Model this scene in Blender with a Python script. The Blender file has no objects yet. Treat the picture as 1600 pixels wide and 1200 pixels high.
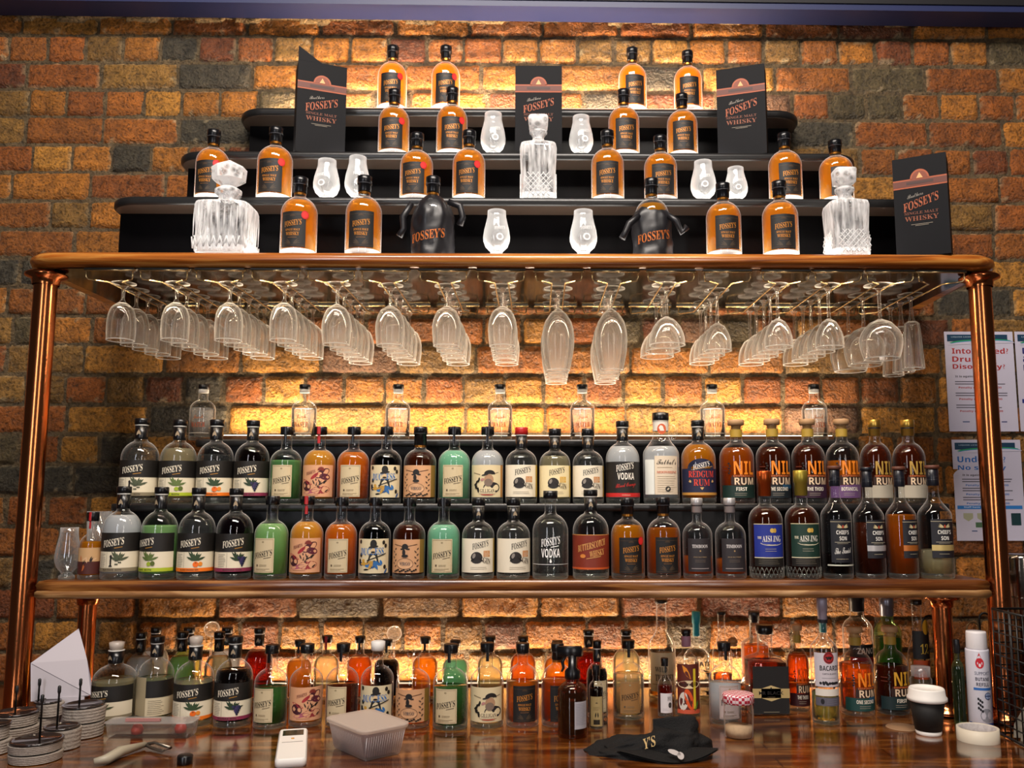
import bpy, math, random
from mathutils import Vector, Matrix, noise
random.seed(7)
S = bpy.context.scene
COL = S.collection
# ------------------------------------------------------------------ camera
F, PX, PY = 1380.0, 855.0, 600.0
TH = math.atan(173.0 / F); PSI = math.radians(.6); CAM = (0.0, -2.7, 1.5)
cd = bpy.data.cameras.new('camera'); cam = bpy.data.objects.new('camera', cd); COL.objects.link(cam)
cd.sensor_width = 36; cd.lens = 36 * F / 1600; cd.shift_x = -(PX - 800) / 1600; cd.clip_start = .05
cam.location = CAM; cam.rotation_euler = (math.pi / 2 + TH, 0, -PSI)
S.camera = cam
def ray(px, py):
    x, y, z = (px - PX) / F, (PY - py) / F, -1
    a = math.pi / 2 + TH
    y, z = y * math.cos(a) - z * math.sin(a), y * math.sin(a) + z * math.cos(a)
    b = -PSI
    return x * math.cos(b) - y * math.sin(b), x * math.sin(b) + y * math.cos(b), z
def at(px, py, Y=0.0):
    d = ray(px, py); t = (Y - CAM[1]) / d[1]
    return CAM[0] + d[0] * t, CAM[2] + d[2] * t
def onz(px, py, z):
    d = ray(px, py); t = (z - CAM[2]) / d[2]
    return CAM[0] + d[0] * t, CAM[1] + d[1] * t
# ------------------------------------------------------------------ world, exposure, room light
S.view_settings.view_transform = 'Standard'; S.view_settings.look = 'None'
S.view_settings.exposure = 0.0; S.view_settings.gamma = 1.0; S.view_settings.use_curve_mapping = False
W = bpy.data.worlds.new('world'); S.world = W; W.use_nodes = True
W.node_tree.nodes['Background'].inputs[0].default_value = (.55, .5, .5, 1)
W.node_tree.nodes['Background'].inputs[1].default_value = .05
cy = S.cycles
cy.max_bounces = 16; cy.diffuse_bounces = 2; cy.glossy_bounces = 4; cy.transmission_bounces = 16
cy.transparent_max_bounces = 48; cy.caustics_reflective = False; cy.caustics_refractive = False
cy.use_adaptive_sampling = True; cy.adaptive_threshold = .02; cy.use_denoising = True
cy.sample_clamp_indirect = 4.0
def area(name, loc, target, sx, sy, power, color, spread=math.pi):
    l = bpy.data.lights.new(name, 'AREA'); l.shape = 'RECTANGLE'; l.size = sx; l.size_y = sy
    l.energy = power; l.color = color; l.spread = spread
    o = bpy.data.objects.new(name, l); COL.objects.link(o); o.location = loc
    d = Vector(target) - Vector(loc)
    o.rotation_euler = d.to_track_quat('-Z', 'Y').to_euler()
    return o
WARM = (1, .62, .28); SOFT = (1, .78, .55)
area('ceiling_panel_light', (-.1, -2.1, 3.95), (-.05, -.3, 1.5), 2.0, .5, 116, (1, .9, .81))
area('reflection_light_west', (-1.25, -3.3, 1.9), (0, -.3, 1.3), .3, 1.8, 16, (.92, .93, 1))  # unseen tall light added for a vertical highlight on the copper
area('reflection_light_east', (1.0, -3.5, 1.9), (0, -.3, 1.3), .3, 1.8, 16, (1, .9, .84))  # second unseen light, added for the copper reflections
# ------------------------------------------------------------------ materials
MATS = {}
def srgb(h):
    if isinstance(h, str):
        v = [int(h[i:i + 2], 16) / 255 for i in (0, 2, 4)]
        return tuple((c / 12.92 if c < .04045 else ((c + .055) / 1.055) ** 2.4) for c in v)
    return h
def newmat(name):
    m = bpy.data.materials.new(name); m.use_nodes = True
    nt = m.node_tree; nt.nodes.clear(); out = nt.nodes.new('ShaderNodeOutputMaterial')
    return m, nt, out
def P(name, col, rough=.5, metal=0, coat=0, spec=.5, nz=0, nscale=30, bump=0, bscale=200, trans=0):
    """principled material with a little procedural variation"""
    if name in MATS: return MATS[name]
    m, nt, out = newmat(name); N = nt.nodes; L = nt.links
    b = N.new('ShaderNodeBsdfPrincipled'); c = srgb(col)
    b.inputs['Base Color'].default_value = (*c, 1); b.inputs['Roughness'].default_value = rough
    b.inputs['Metallic'].default_value = metal; b.inputs['Coat Weight'].default_value = coat
    b.inputs['Specular IOR Level'].default_value = spec; b.inputs['Transmission Weight'].default_value = trans
    L.new(b.outputs[0], out.inputs[0])
    if nz or bump: tc = N.new('ShaderNodeTexCoord')
    if nz:
        n = N.new('ShaderNodeTexNoise'); n.inputs['Scale'].default_value = nscale; n.inputs['Detail'].default_value = 5
        L.new(tc.outputs['Object'], n.inputs['Vector'])
        r = N.new('ShaderNodeMapRange'); r.inputs['To Min'].default_value = 1 - nz; r.inputs['To Max'].default_value = 1 + nz
        L.new(n.outputs[0], r.inputs[0])
        v = N.new('ShaderNodeVectorMath'); v.operation = 'SCALE'; v.inputs[0].default_value = c
        L.new(r.outputs[0], v.inputs['Scale']); L.new(v.outputs[0], b.inputs['Base Color'])
    if bump:
        n = N.new('ShaderNodeTexNoise'); n.inputs['Scale'].default_value = bscale; n.inputs['Detail'].default_value = 4
        L.new(tc.outputs['Object'], n.inputs['Vector'])
        bp = N.new('ShaderNodeBump'); bp.inputs['Strength'].default_value = bump; bp.inputs['Distance'].default_value = .004
        L.new(n.outputs[0], bp.inputs['Height']); L.new(bp.outputs[0], b.inputs['Normal'])
    MATS[name] = m; return m
def glassmat(name, tint=(.94, .95, .95), rim=.45, rimcol=(.95, .93, .9), power=2.6, body=.03, gl=.02, base=.04, pattern=None):
    """thin clear glass: passes light, mirrors more towards its silhouette, where white is mixed in to imitate bright lit edges"""
    if name in MATS: return MATS[name]
    m, nt, out = newmat(name); N = nt.nodes; L = nt.links
    tr = N.new('ShaderNodeBsdfTransparent'); tr.inputs[0].default_value = (*tint, 1)
    gs = N.new('ShaderNodeBsdfGlossy'); gs.inputs['Roughness'].default_value = gl; gs.inputs[0].default_value = (1, 1, 1, 1)
    tl = N.new('ShaderNodeBsdfTranslucent'); tl.inputs[0].default_value = (*rimcol, 1)
    df = N.new('ShaderNodeBsdfDiffuse'); df.inputs[0].default_value = (*rimcol, 1)
    sc = N.new('ShaderNodeMixShader'); sc.inputs[0].default_value = .5; L.new(tl.outputs[0], sc.inputs[1]); L.new(df.outputs[0], sc.inputs[2])
    lw = N.new('ShaderNodeLayerWeight'); lw.inputs[0].default_value = .5
    pw = N.new('ShaderNodeMath'); pw.operation = 'POWER'; pw.inputs[1].default_value = power; L.new(lw.outputs['Facing'], pw.inputs[0])
    r1 = N.new('ShaderNodeMath'); r1.operation = 'MULTIPLY_ADD'; r1.inputs[1].default_value = rim; r1.inputs[2].default_value = body
    L.new(pw.outputs[0], r1.inputs[0])
    g1 = N.new('ShaderNodeMath'); g1.operation = 'MULTIPLY_ADD'; g1.inputs[1].default_value = .45; g1.inputs[2].default_value = base
    L.new(pw.outputs[0], g1.inputs[0])
    mx = N.new('ShaderNodeMixShader'); L.new(g1.outputs[0], mx.inputs[0]); L.new(tr.outputs[0], mx.inputs[1]); L.new(gs.outputs[0], mx.inputs[2])
    m2 = N.new('ShaderNodeMixShader'); L.new(mx.outputs[0], m2.inputs[1]); L.new(sc.outputs[0], m2.inputs[2])
    if pattern:
        tc = N.new('ShaderNodeTexCoord'); n = N.new('ShaderNodeTexVoronoi') if pattern == 'cut' else N.new('ShaderNodeTexNoise')
        n.inputs['Scale'].default_value = 1
        mp = N.new('ShaderNodeMapping'); mp.inputs['Scale'].default_value = (95, 95, 16) if pattern == 'streak' else (60, 60, 60)
        L.new(tc.outputs['Object'], mp.inputs[0]); L.new(mp.outputs[0], n.inputs['Vector'])
        rr = N.new('ShaderNodeMapRange'); rr.inputs['From Min'].default_value = .2; rr.inputs['From Max'].default_value = .7
        rr.inputs['To Min'].default_value = -.6; rr.inputs['To Max'].default_value = .5
        L.new(n.outputs[0], rr.inputs[0])
        ad = N.new('ShaderNodeMath'); ad.use_clamp = True; L.new(r1.outputs[0], ad.inputs[0]); L.new(rr.outputs[0], ad.inputs[1])
        L.new(ad.outputs[0], m2.inputs[0])
        bp = N.new('ShaderNodeBump'); bp.inputs['Strength'].default_value = .7; bp.inputs['Distance'].default_value = .004
        L.new(n.outputs[0], bp.inputs['Height']); L.new(bp.outputs[0], gs.inputs['Normal'])
    else: L.new(r1.outputs[0], m2.inputs[0])
    L.new(m2.outputs[0], out.inputs[0]); MATS[name] = m; return m
def edgelit_glass(name, ior=1.45):
    m, nt, out = newmat(name); N = nt.nodes; L = nt.links
    g_ = N.new('ShaderNodeBsdfGlass'); g_.inputs['IOR'].default_value = ior; g_.inputs['Roughness'].default_value = 0; g_.inputs[0].default_value = (1, 1, 1, 1)
    d = N.new('ShaderNodeBsdfTranslucent'); d.inputs[0].default_value = (1, .98, .95, 1)
    lw = N.new('ShaderNodeLayerWeight'); lw.inputs[0].default_value = .5
    pw = N.new('ShaderNodeMath'); pw.operation = 'POWER'; pw.inputs[1].default_value = 3.2; L.new(lw.outputs['Facing'], pw.inputs[0])
    ml = N.new('ShaderNodeMath'); ml.operation = 'MULTIPLY_ADD'; ml.inputs[1].default_value = 1.1; ml.inputs[2].default_value = .03; ml.use_clamp = True; L.new(pw.outputs[0], ml.inputs[0])  # translucent white towards the silhouette imitates brightly lit edges
    mx = N.new('ShaderNodeMixShader'); L.new(ml.outputs[0], mx.inputs[0])
    t_ = N.new('ShaderNodeBsdfTransparent'); t_.inputs[0].default_value = (1, 1, 1, 1); m0 = N.new('ShaderNodeMixShader'); m0.inputs[0].default_value = .3
    L.new(t_.outputs[0], m0.inputs[1]); L.new(g_.outputs[0], m0.inputs[2]); L.new(m0.outputs[0], mx.inputs[1]); L.new(d.outputs[0], mx.inputs[2])
    L.new(mx.outputs[0], out.inputs[0]); MATS[name] = m; return m
def liquid(name, col, milk=.3, tcol=None):
    """drink: part clear and coloured, part cloudy, with a surface gloss"""
    if name in MATS: return MATS[name]
    m, nt, out = newmat(name); N = nt.nodes; L = nt.links; c = srgb(col)
    t = srgb(tcol) if tcol else tuple(x ** .6 for x in c)
    tr = N.new('ShaderNodeBsdfTransparent'); tr.inputs[0].default_value = (*t, 1)
    tl = N.new('ShaderNodeBsdfTranslucent'); tl.inputs[0].default_value = (*c, 1)
    df = N.new('ShaderNodeBsdfDiffuse'); df.inputs[0].default_value = (*c, 1)
    sc = N.new('ShaderNodeMixShader'); sc.inputs[0].default_value = .4; L.new(tl.outputs[0], sc.inputs[1]); L.new(df.outputs[0], sc.inputs[2])
    mx = N.new('ShaderNodeMixShader'); mx.inputs[0].default_value = milk; L.new(tr.outputs[0], mx.inputs[1]); L.new(sc.outputs[0], mx.inputs[2])
    gs = N.new('ShaderNodeBsdfGlossy'); gs.inputs['Roughness'].default_value = .04
    lw = N.new('ShaderNodeLayerWeight'); lw.inputs[0].default_value = .15
    m2 = N.new('ShaderNodeMixShader'); L.new(lw.outputs['Fresnel'], m2.inputs[0]); L.new(mx.outputs[0], m2.inputs[1]); L.new(gs.outputs[0], m2.inputs[2])
    L.new(m2.outputs[0], out.inputs[0]); MATS[name] = m; return m
def emis(name, col, s):
    if name in MATS: return MATS[name]
    m, nt, out = newmat(name); e = nt.nodes.new('ShaderNodeEmission'); e.inputs[0].default_value = (*col, 1); e.inputs[1].default_value = s
    nt.links.new(e.outputs[0], out.inputs[0]); MATS[name] = m; return m
def woodmat(name, cols, rough=.3, coat=.5, sc=(1.2, 16, 16), planks=0):
    if name in MATS: return MATS[name]
    m, nt, out = newmat(name); N = nt.nodes; L = nt.links
    b = N.new('ShaderNodeBsdfPrincipled'); b.inputs['Roughness'].default_value = rough; b.inputs['Coat Weight'].default_value = coat
    b.inputs['Coat Roughness'].default_value = .12
    tc = N.new('ShaderNodeTexCoord'); mp = N.new('ShaderNodeMapping'); mp.inputs['Scale'].default_value = sc
    L.new(tc.outputs['Object'], mp.inputs[0])
    n = N.new('ShaderNodeTexNoise'); n.inputs['Scale'].default_value = 2.2; n.inputs['Detail'].default_value = 8; n.inputs['Distortion'].default_value = 1.1
    L.new(mp.outputs[0], n.inputs['Vector'])
    r = N.new('ShaderNodeValToRGB'); e = r.color_ramp.elements
    e[0].position = .3; e[0].color = (*srgb(cols[0]), 1); e[1].position = .72; e[1].color = (*srgb(cols[2]), 1)
    x = e.new(.5); x.color = (*srgb(cols[1]), 1)
    L.new(n.outputs[0], r.inputs[0]); last = r.outputs[0]
    if planks:
        br = N.new('ShaderNodeTexBrick'); br.inputs['Color1'].default_value = (1, 1, 1, 1); br.inputs['Color2'].default_value = (.55, .5, .45, 1)
        br.inputs['Mortar'].default_value = (.25, .2, .15, 1); br.inputs['Mortar Size'].default_value = .004; br.inputs['Scale'].default_value = 2.2
        br.inputs['Row Height'].default_value = .14; br.inputs['Brick Width'].default_value = 1.1
        L.new(tc.outputs['Object'], br.inputs[0])
        mm = N.new('ShaderNodeMix'); mm.data_type = 'RGBA'; mm.blend_type = 'MULTIPLY'; mm.inputs[0].default_value = 1
        L.new(last, mm.inputs[6]); L.new(br.outputs[0], mm.inputs[7]); last = mm.outputs[2]
    L.new(last, b.inputs['Base Color'])
    L.new(b.outputs[0], out.inputs[0]); MATS[name] = m; return m
def brickmat(name, mortar=False):
    m, nt, out = newmat(name); N = nt.nodes; L = nt.links
    b = N.new('ShaderNodeBsdfPrincipled'); b.inputs['Roughness'].default_value = .5
    b.inputs['Specular IOR Level'].default_value = .6 if not mortar else .3
    tc = N.new('ShaderNodeTexCoord')
    n = N.new('ShaderNodeTexNoise'); n.inputs['Scale'].default_value = 34; n.inputs['Detail'].default_value = 7; n.inputs['Roughness'].default_value = .7
    L.new(tc.outputs['Object'], n.inputs['Vector'])
    r = N.new('ShaderNodeMapRange'); r.inputs['From Min'].default_value = .3; r.inputs['From Max'].default_value = .7
    r.inputs['To Min'].default_value = .42; r.inputs['To Max'].default_value = 1.5; L.new(n.outputs[0], r.inputs[0])
    at_ = N.new('ShaderNodeAttribute'); at_.attribute_name = 'tone'
    v = N.new('ShaderNodeVectorMath'); v.operation = 'SCALE'; L.new(at_.outputs['Color'], v.inputs[0]); L.new(r.outputs[0], v.inputs['Scale'])
    # dark specks in the clay
    v2 = N.new('ShaderNodeTexNoise'); v2.inputs['Scale'].default_value = 125; v2.inputs['Detail'].default_value = 3; L.new(tc.outputs['Object'], v2.inputs['Vector'])
    r2 = N.new('ShaderNodeMapRange'); r2.inputs['From Min'].default_value = .34; r2.inputs['From Max'].default_value = .5; r2.inputs['To Min'].default_value = .45 if not mortar else .7
    L.new(v2.outputs[0], r2.inputs[0])
    v3 = N.new('ShaderNodeVectorMath'); v3.operation = 'SCALE'; L.new(v.outputs[0], v3.inputs[0]); L.new(r2.outputs[0], v3.inputs['Scale'])
    L.new(v3.outputs[0], b.inputs['Base Color'])
    b1 = N.new('ShaderNodeBump'); b1.inputs['Strength'].default_value = 1; b1.inputs['Distance'].default_value = .011; L.new(v2.outputs[0], b1.inputs['Height'])
    b2 = N.new('ShaderNodeBump'); b2.inputs['Strength'].default_value = .8; b2.inputs['Distance'].default_value = .024
    L.new(n.outputs[0], b2.inputs['Height']); L.new(b1.outputs[0], b2.inputs['Normal']); L.new(b2.outputs[0], b.inputs['Normal'])
    L.new(b.outputs[0], out.inputs[0]); return m
# ------------------------------------------------------------------ mesh helpers
class MB:
    def __init__(s): s.v = []; s.f = []; s.m = []; s.sm = []
    def add(s, vs, fs, mi=0, smooth=True):
        o = len(s.v); s.v += [tuple(v) for v in vs]
        for f in fs: s.f.append([i + o for i in f]); s.m.append(mi); s.sm.append(smooth)
        return s
    def lathe(s, prof, seg=28, mi=0, c=(0, 0, 0), smooth=True, sq=None, cap=True):
        vs = []; fs = []; n = len(prof)
        for r, z in prof:
            for k in range(seg):
                a = 2 * math.pi * (k + .5) / seg
                q = 1.0
                if sq: q = (abs(math.cos(a)) ** sq + abs(math.sin(a)) ** sq) ** (-1 / sq)
                vs.append((c[0] + r * q * math.cos(a), c[1] + r * q * math.sin(a), c[2] + z))
        for i in range(n - 1):
            for k in range(seg):
                k2 = (k + 1) % seg
                fs.append((i * seg + k, i * seg + k2, (i + 1) * seg + k2, (i + 1) * seg + k))
        if cap and prof[0][0] > 1e-4: fs.append(tuple(range(seg))[::-1])
        if cap and prof[-1][0] > 1e-4: fs.append(tuple((n - 1) * seg + k for k in range(seg)))
        return s.add(vs, fs, mi, smooth)
    def box(s, x0, x1, y0, y1, z0, z1, mi=0):
        vs = [(x, y, z) for z in (z0, z1) for y in (y0, y1) for x in (x0, x1)]
        fs = [(0, 2, 3, 1), (4, 5, 7, 6), (0, 1, 5, 4), (2, 6, 7, 3), (0, 4, 6, 2), (1, 3, 7, 5)]
        return s.add(vs, fs, mi, False)
    def tube(s, pts, r, seg=8, mi=0, closed=False):
        pts = [Vector(p) for p in pts]; n = len(pts); vs = []; fs = []
        up = Vector((0, 0, 1)); prev = None
        for i, p in enumerate(pts):
            if closed: d = pts[(i + 1) % n] - pts[i - 1]
            else: d = (pts[min(i + 1, n - 1)] - pts[max(i - 1, 0)])
            d.normalize()
            if prev is None:
                a = d.cross(up)
                if a.length < 1e-3: a = d.cross(Vector((1, 0, 0)))
            else: a = prev - d * prev.dot(d)
            a.normalize(); prev = a; b = d.cross(a)
            rr = r[i] if isinstance(r, (list, tuple)) else r
            for k in range(seg):
                t = 2 * math.pi * k / seg
                vs.append(p + (a * math.cos(t) + b * math.sin(t)) * rr)
        for i in range(n if closed else n - 1):
            j = (i + 1) % n
            for k in range(seg):
                k2 = (k + 1) % seg
                fs.append((i * seg + k, i * seg + k2, j * seg + k2, j * seg + k))
        if not closed: fs.append(tuple(range(seg))[::-1]); fs.append(tuple((n - 1) * seg + k for k in range(seg)))
        return s.add(vs, fs, mi, True)
    def slab(s, outline, prof, mi=0, mit=None, sm=True):
        """outline: plan polygon (ccw) with inward offset rings; prof: [(inset, z)] from bottom to top"""
        n = len(outline); P2 = [Vector(p) for p in outline]; nrm = []
        for i in range(n):
            d = (P2[(i + 1) % n] - P2[i - 1]).normalized(); nrm.append(Vector((-d.y, d.x)))
        vs = []; fs = []
        for ins, z in prof:
            for i in range(n): q = P2[i] + nrm[i] * ins; vs.append((q.x, q.y, z))
        for j in range(len(prof) - 1):
            for i in range(n):
                k = (i + 1) % n; fs.append((j * n + i, j * n + k, (j + 1) * n + k, (j + 1) * n + i))
        s.add(vs, fs, mi, sm)
        o = len(vs) - n
        s.add([vs[i] for i in range(n)], [tuple(range(n))[::-1]], mi if mit is None else mit, False)
        return s.add([vs[o + i] for i in range(n)], [tuple(range(n))], mi, False)
    def mesh(s, name, mats):
        me = bpy.data.meshes.new(name); me.from_pydata(s.v, [], s.f)
        for m in mats: me.materials.append(m)
        me.polygons.foreach_set('material_index', s.m); me.polygons.foreach_set('use_smooth', s.sm)
        me.update(); return me
    def build(s, name, mats, parent=None):
        return link(name, s.mesh(name, mats), parent)
def link(name, data, parent=None, loc=None):
    o = bpy.data.objects.new(name, data); COL.objects.link(o)
    if parent is not None: o.parent = parent
    if loc is not None: o.location = loc
    return o
def tag(o, label=None, cat=None, group=None, kind=None):
    if label: o['label'] = label
    if cat: o['category'] = cat
    if group: o['group'] = group
    if kind: o['kind'] = kind
    return o
def thing(name, label, cat, loc, rot=0, scale=None, group=None):
    o = link(name, None); o.empty_display_size = .02; o.location = loc; o.rotation_euler = (0, 0, rot)
    if scale is not None: o.scale = scale
    return tag(o, label, cat, group)
def rrect(x0, x1, y0, y1, r, n=6, back=False):
    """plan outline with rounded front corners (front = y0)"""
    pts = []
    for cx, cy_, a0 in ((x0 + r, y0 + r, math.pi), (x1 - r, y0 + r, 1.5 * math.pi)):
        for k in range(n + 1):
            a = a0 + k / n * math.pi / 2; pts.append((cx + r * math.cos(a), cy_ + r * math.sin(a)))
    if back:
        for cx, cy_, a0 in ((x1 - r, y1 - r, 0), (x0 + r, y1 - r, math.pi / 2)):
            for k in range(n + 1):
                a = a0 + k / n * math.pi / 2; pts.append((cx + r * math.cos(a), cy_ + r * math.sin(a)))
    else: pts += [(x1, y1), (x0, y1)]
    return pts
# ------------------------------------------------------------------ lettering and label art
def uni(t, style):
    out = ''
    for ch in t:
        o = ord(ch)
        up, lo, dg = {'serif': (0x1D400, 0x1D41A, 0x1D7CE), 'sans': (0x1D5D4, 0x1D5EE, 0x1D7EC), 'script': (0x1D4D0, 0x1D4EA, None)}.get(style, (None,) * 3)
        if up and 65 <= o <= 90: out += chr(up + o - 65)
        elif lo and 97 <= o <= 122: out += chr(lo + o - 97)
        elif dg and 48 <= o <= 57: out += chr(dg + o - 48)
        else: out += ch
    return out
TXT = {}
def text2d(t, style):
    k = (t, style)
    if k in TXT: return TXT[k]
    c = bpy.data.curves.new('lettering', 'FONT'); c.body = uni(t, style); c.resolution_u = 2
    if style == 'plain': c.offset = .012
    o = bpy.data.objects.new('lettering', c); COL.objects.link(o)
    dg = bpy.context.evaluated_depsgraph_get(); dg.update()
    me = bpy.data.meshes.new_from_object(o.evaluated_get(dg))
    V = [(v.co.x, v.co.y) for v in me.vertices]; Fs = [tuple(p.vertices) for p in me.polygons]
    bpy.data.objects.remove(o); bpy.data.curves.remove(c); bpy.data.meshes.remove(me)
    xs = [v[0] for v in V]; ys = [v[1] for v in V]; x0, x1, y0, y1 = min(xs), max(xs), min(ys), max(ys)
    V = [((x - x0) / (x1 - x0), (y - y0) / (y1 - y0)) for x, y in V]
    TXT[k] = (V, Fs, (x1 - x0) / (y1 - y0)); return TXT[k]
class Lab:
    """flat art in (u, v); wrapped round a cylinder of radius 1 or left flat"""
    def __init__(s): s.items = []; s.mats = []
    def mi(s, col, kind='paper'):
        m = P('ink_' + col if kind == 'paper' else kind + '_' + col, col, .55 if kind == 'paper' else .4, metal=0 if kind == 'paper' else .3)
        if m not in s.mats: s.mats.append(m)
        return s.mats.index(m)
    def poly(s, V, Fs, col, layer, kind='paper'): s.items.append((V, Fs, s.mi(col, kind), layer)); return s
    def rect(s, u0, u1, v0, v1, col, layer=0, kind='paper', sk=0):
        n = max(1, int(abs(u1 - u0) / .14)); V = []; Fs = []
        for i in range(n + 1):
            u = u0 + (u1 - u0) * i / n; V += [(u, v0 + sk * (u - u0)), (u, v1 + sk * (u - u0))]
        for i in range(n): Fs.append((2 * i, 2 * i + 2, 2 * i + 3, 2 * i + 1))
        return s.poly(V, Fs, col, layer, kind)
    def ell(s, u, v, a, b, col, layer=1, rot=0, n=14, arc=None, kind='paper'):
        a0, a1 = arc or (0, 360); V = [(u, v)]; Fs = []; cr, sr = math.cos(math.radians(rot)), math.sin(math.radians(rot))
        for k in range(n + 1):
            t = math.radians(a0 + (a1 - a0) * k / n); x, y = a * math.cos(t), b * math.sin(t); V.append((u + x * cr - y * sr, v + x * sr + y * cr))
        for k in range(n): Fs.append((0, k + 1, k + 2))
        return s.poly(V, Fs, col, layer, kind)
    def leaf(s, u, v, l, w, rot, col, layer=1):
        cr, sr = math.cos(math.radians(rot)), math.sin(math.radians(rot)); V = []
        for x, y in ((0, 0), (.35, .5), (.7, .4), (1, 0), (.7, -.4), (.35, -.5)):
            x *= l; y *= w; V.append((u + x * cr - y * sr, v + x * sr + y * cr))
        return s.poly(V, [tuple(range(6))], col, layer)
    def txt(s, t, u, v, w, h, col, style='plain', layer=3, sk=0, kind='paper', arch=0):
        V, Fs, asp = text2d(t, style)
        if w is None: w = h * asp
        V2 = []
        for x, y in V:
            X = (x - .5) * w; V2.append((u + X, v + (y - .5) * h + sk * X + arch * (1 - (2 * x - 1) ** 2)))
        return s.poly(V2, Fs, col, layer, kind)
    def lines(s, u0, u1, v1, n, dv, col, th=.02, layer=2):
        rs = random.Random(int(u0 * 100 + v1 * 31 + n))
        for i in range(n):
            w = (u1 - u0) * rs.uniform(.7, 1); s.rect(u0, u0 + w, v1 - i * dv - th, v1 - i * dv, col, layer)
        return s
    def mesh(s, name, R=1.015, flat=False, dl=.007):
        mb = MB()
        for V, Fs, mi, layer in s.items:
            if flat: vs = [(u, -layer * dl, v) for u, v in V]
            else: vs = [((R + layer * dl) * math.sin(u), -(R + layer * dl) * math.cos(u), v) for u, v in V]
            mb.add(vs, Fs, mi, not flat)
        return mb.mesh(name, s.mats)
# ------------------------------------------------------------------ label designs (units of the bottle's radius)
CREAM = 'e8dcc0'; PAPER = 'cdbb96'
def lb_branch(L, fruit):
    L.rect(-1.75, 1.75, .42, 2.2, CREAM, 0)
    L.rect(-1.75, 1.75, 1.4, 2.32, '17130f', 1)
    L.txt("FOSSEY'S", .0, 1.85, 1.12, .36, 'f0e6cf', 'serif', 3, .16)
    L.rect(.1, .5, 1.55, 1.59, 'a5762c', 3, sk=.16)
    L.lines(-.85, -.35, 1.28, 8, .085, '8a8272'); L.rect(-.3, -.285, .62, 1.36, '8a8272', 2)
    band = {'juniper': '8b7f66', 'lime': 'aebf2a', 'orange': 'f07818', 'grape': '8a2f4c'}[fruit]
    L.rect(-1.75, 1.75, .42, .6, band, 2); L.txt({'juniper': 'NATIVE GIN', 'lime': 'LIME GIN', 'orange': 'BLOOD ORANGE GIN', 'grape': 'SHIRAZ GIN'}[fruit], .0, .51, 1.0, .08, '3b2f22', 'sans', 3)
    g = {'juniper': '4a5238', 'lime': '5e7038', 'orange': '2f4426', 'grape': '23371f'}[fruit]
    for a in (20, 48, 75, 100, 128, 155, 60, 115): L.leaf(.32, .95, random.Random(a).uniform(.35, .6), .12, a, g, 3)
    if fruit == 'juniper':
        L.rect(-.1, -.01, .68, 1.1, '17130f', 3); L.ell(-.055, 1.16, .06, .08, '17130f', 3); L.rect(-.14, .03, .66, .72, '17130f', 4)
        for i in range(7): L.ell(.2 + .08 * (i % 4), .78 + .09 * (i // 2), .04, .04, '39402c', 4)
    if fruit == 'lime': L.ell(.35, .8, .12, .11, '9bb02c', 4); L.ell(.56, .82, .12, .12, '556424', 5)
    if fruit == 'orange': L.ell(.36, .78, .15, .14, 'ee6a12', 4); L.ell(.6, .8, .11, .11, 'e88a26', 4); L.ell(.36, .86, .04, .02, '3d3a10', 5)
    if fruit == 'grape':
        for r in range(6):
            for c in range(5 - r if r else 4): L.ell(.32 + .1 * c + .05 * r - .04 * r * 0, 1.12 - .1 * r, .058, .058, ('2c2b52', '1c1b38', '3d2f5c')[(r + c) % 3], 4 + (c % 2))
def lb_paper(L, bg=PAPER):
    L.rect(-.66, .66, .42, 2.42, bg, 0); L.rect(-.6, .6, .47, .49, '8f7f60', 1); L.rect(-.6, .6, 2.34, 2.36, '8f7f60', 1)
    for u in (-.6, .585): L.rect(u, u + .015, .47, 2.36, '8f7f60', 1)
    L.ell(0, 2.2, .07, .05, '9a8a68', 1); L.txt("FOSSEY'S", 0, 1.5, 1.1, .36, '221a14', 'serif', 2, .2)
    L.rect(.05, .5, 1.22, 1.25, '4a3c2c', 2, sk=.2); L.rect(-.4, -.3, .78, .9, '5b4c3a', 2); L.lines(-.2, .35, .88, 2, .07, '8a7858'); L.lines(-.45, .45, .65, 2, .07, '8a7858')
def lb_flower(L):
    L.rect(-1.2, 1.2, .42, 2.42, 'd9a078', 0); L.txt('FOSSEYS', -.3, 1.95, .6, .2, '6b2a28', 'serif', 3, .3)
    for (u, v, a, b, r, c) in ((.45, 1.9, .5, .24, 30, '4a1522'), (-.05, 1.72, .3, .1, 40, 'a3272c'), (.6, 1.68, .35, .2, -10, '58182a'), (-.6, 1.1, .36, .3, -30, '3f1420'), (-.55, 1.35, .4, .08, -25, 'b03038'),
                            (-.3, .75, .5, .12, 10, 'a9586a'), (.35, .85, .6, .24, 5, '8e2c30')): L.ell(u, v, a, b, c, 1, r)
    for i in range(16):
        rs = random.Random(i); L.leaf(rs.uniform(-.1, .6), rs.uniform(.7, 1.4), rs.uniform(.2, .4), .08, rs.uniform(20, 120), ('20150f', 'dca27c', '2b1712')[i % 3], 2 + i % 2)
    for a in range(0, 180, 22): L.leaf(.35, 2.1, .24, .09, a, '7a2a20', 2)
    L.lines(-.6, .4, .55, 1, .07, '7d4a38')
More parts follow.
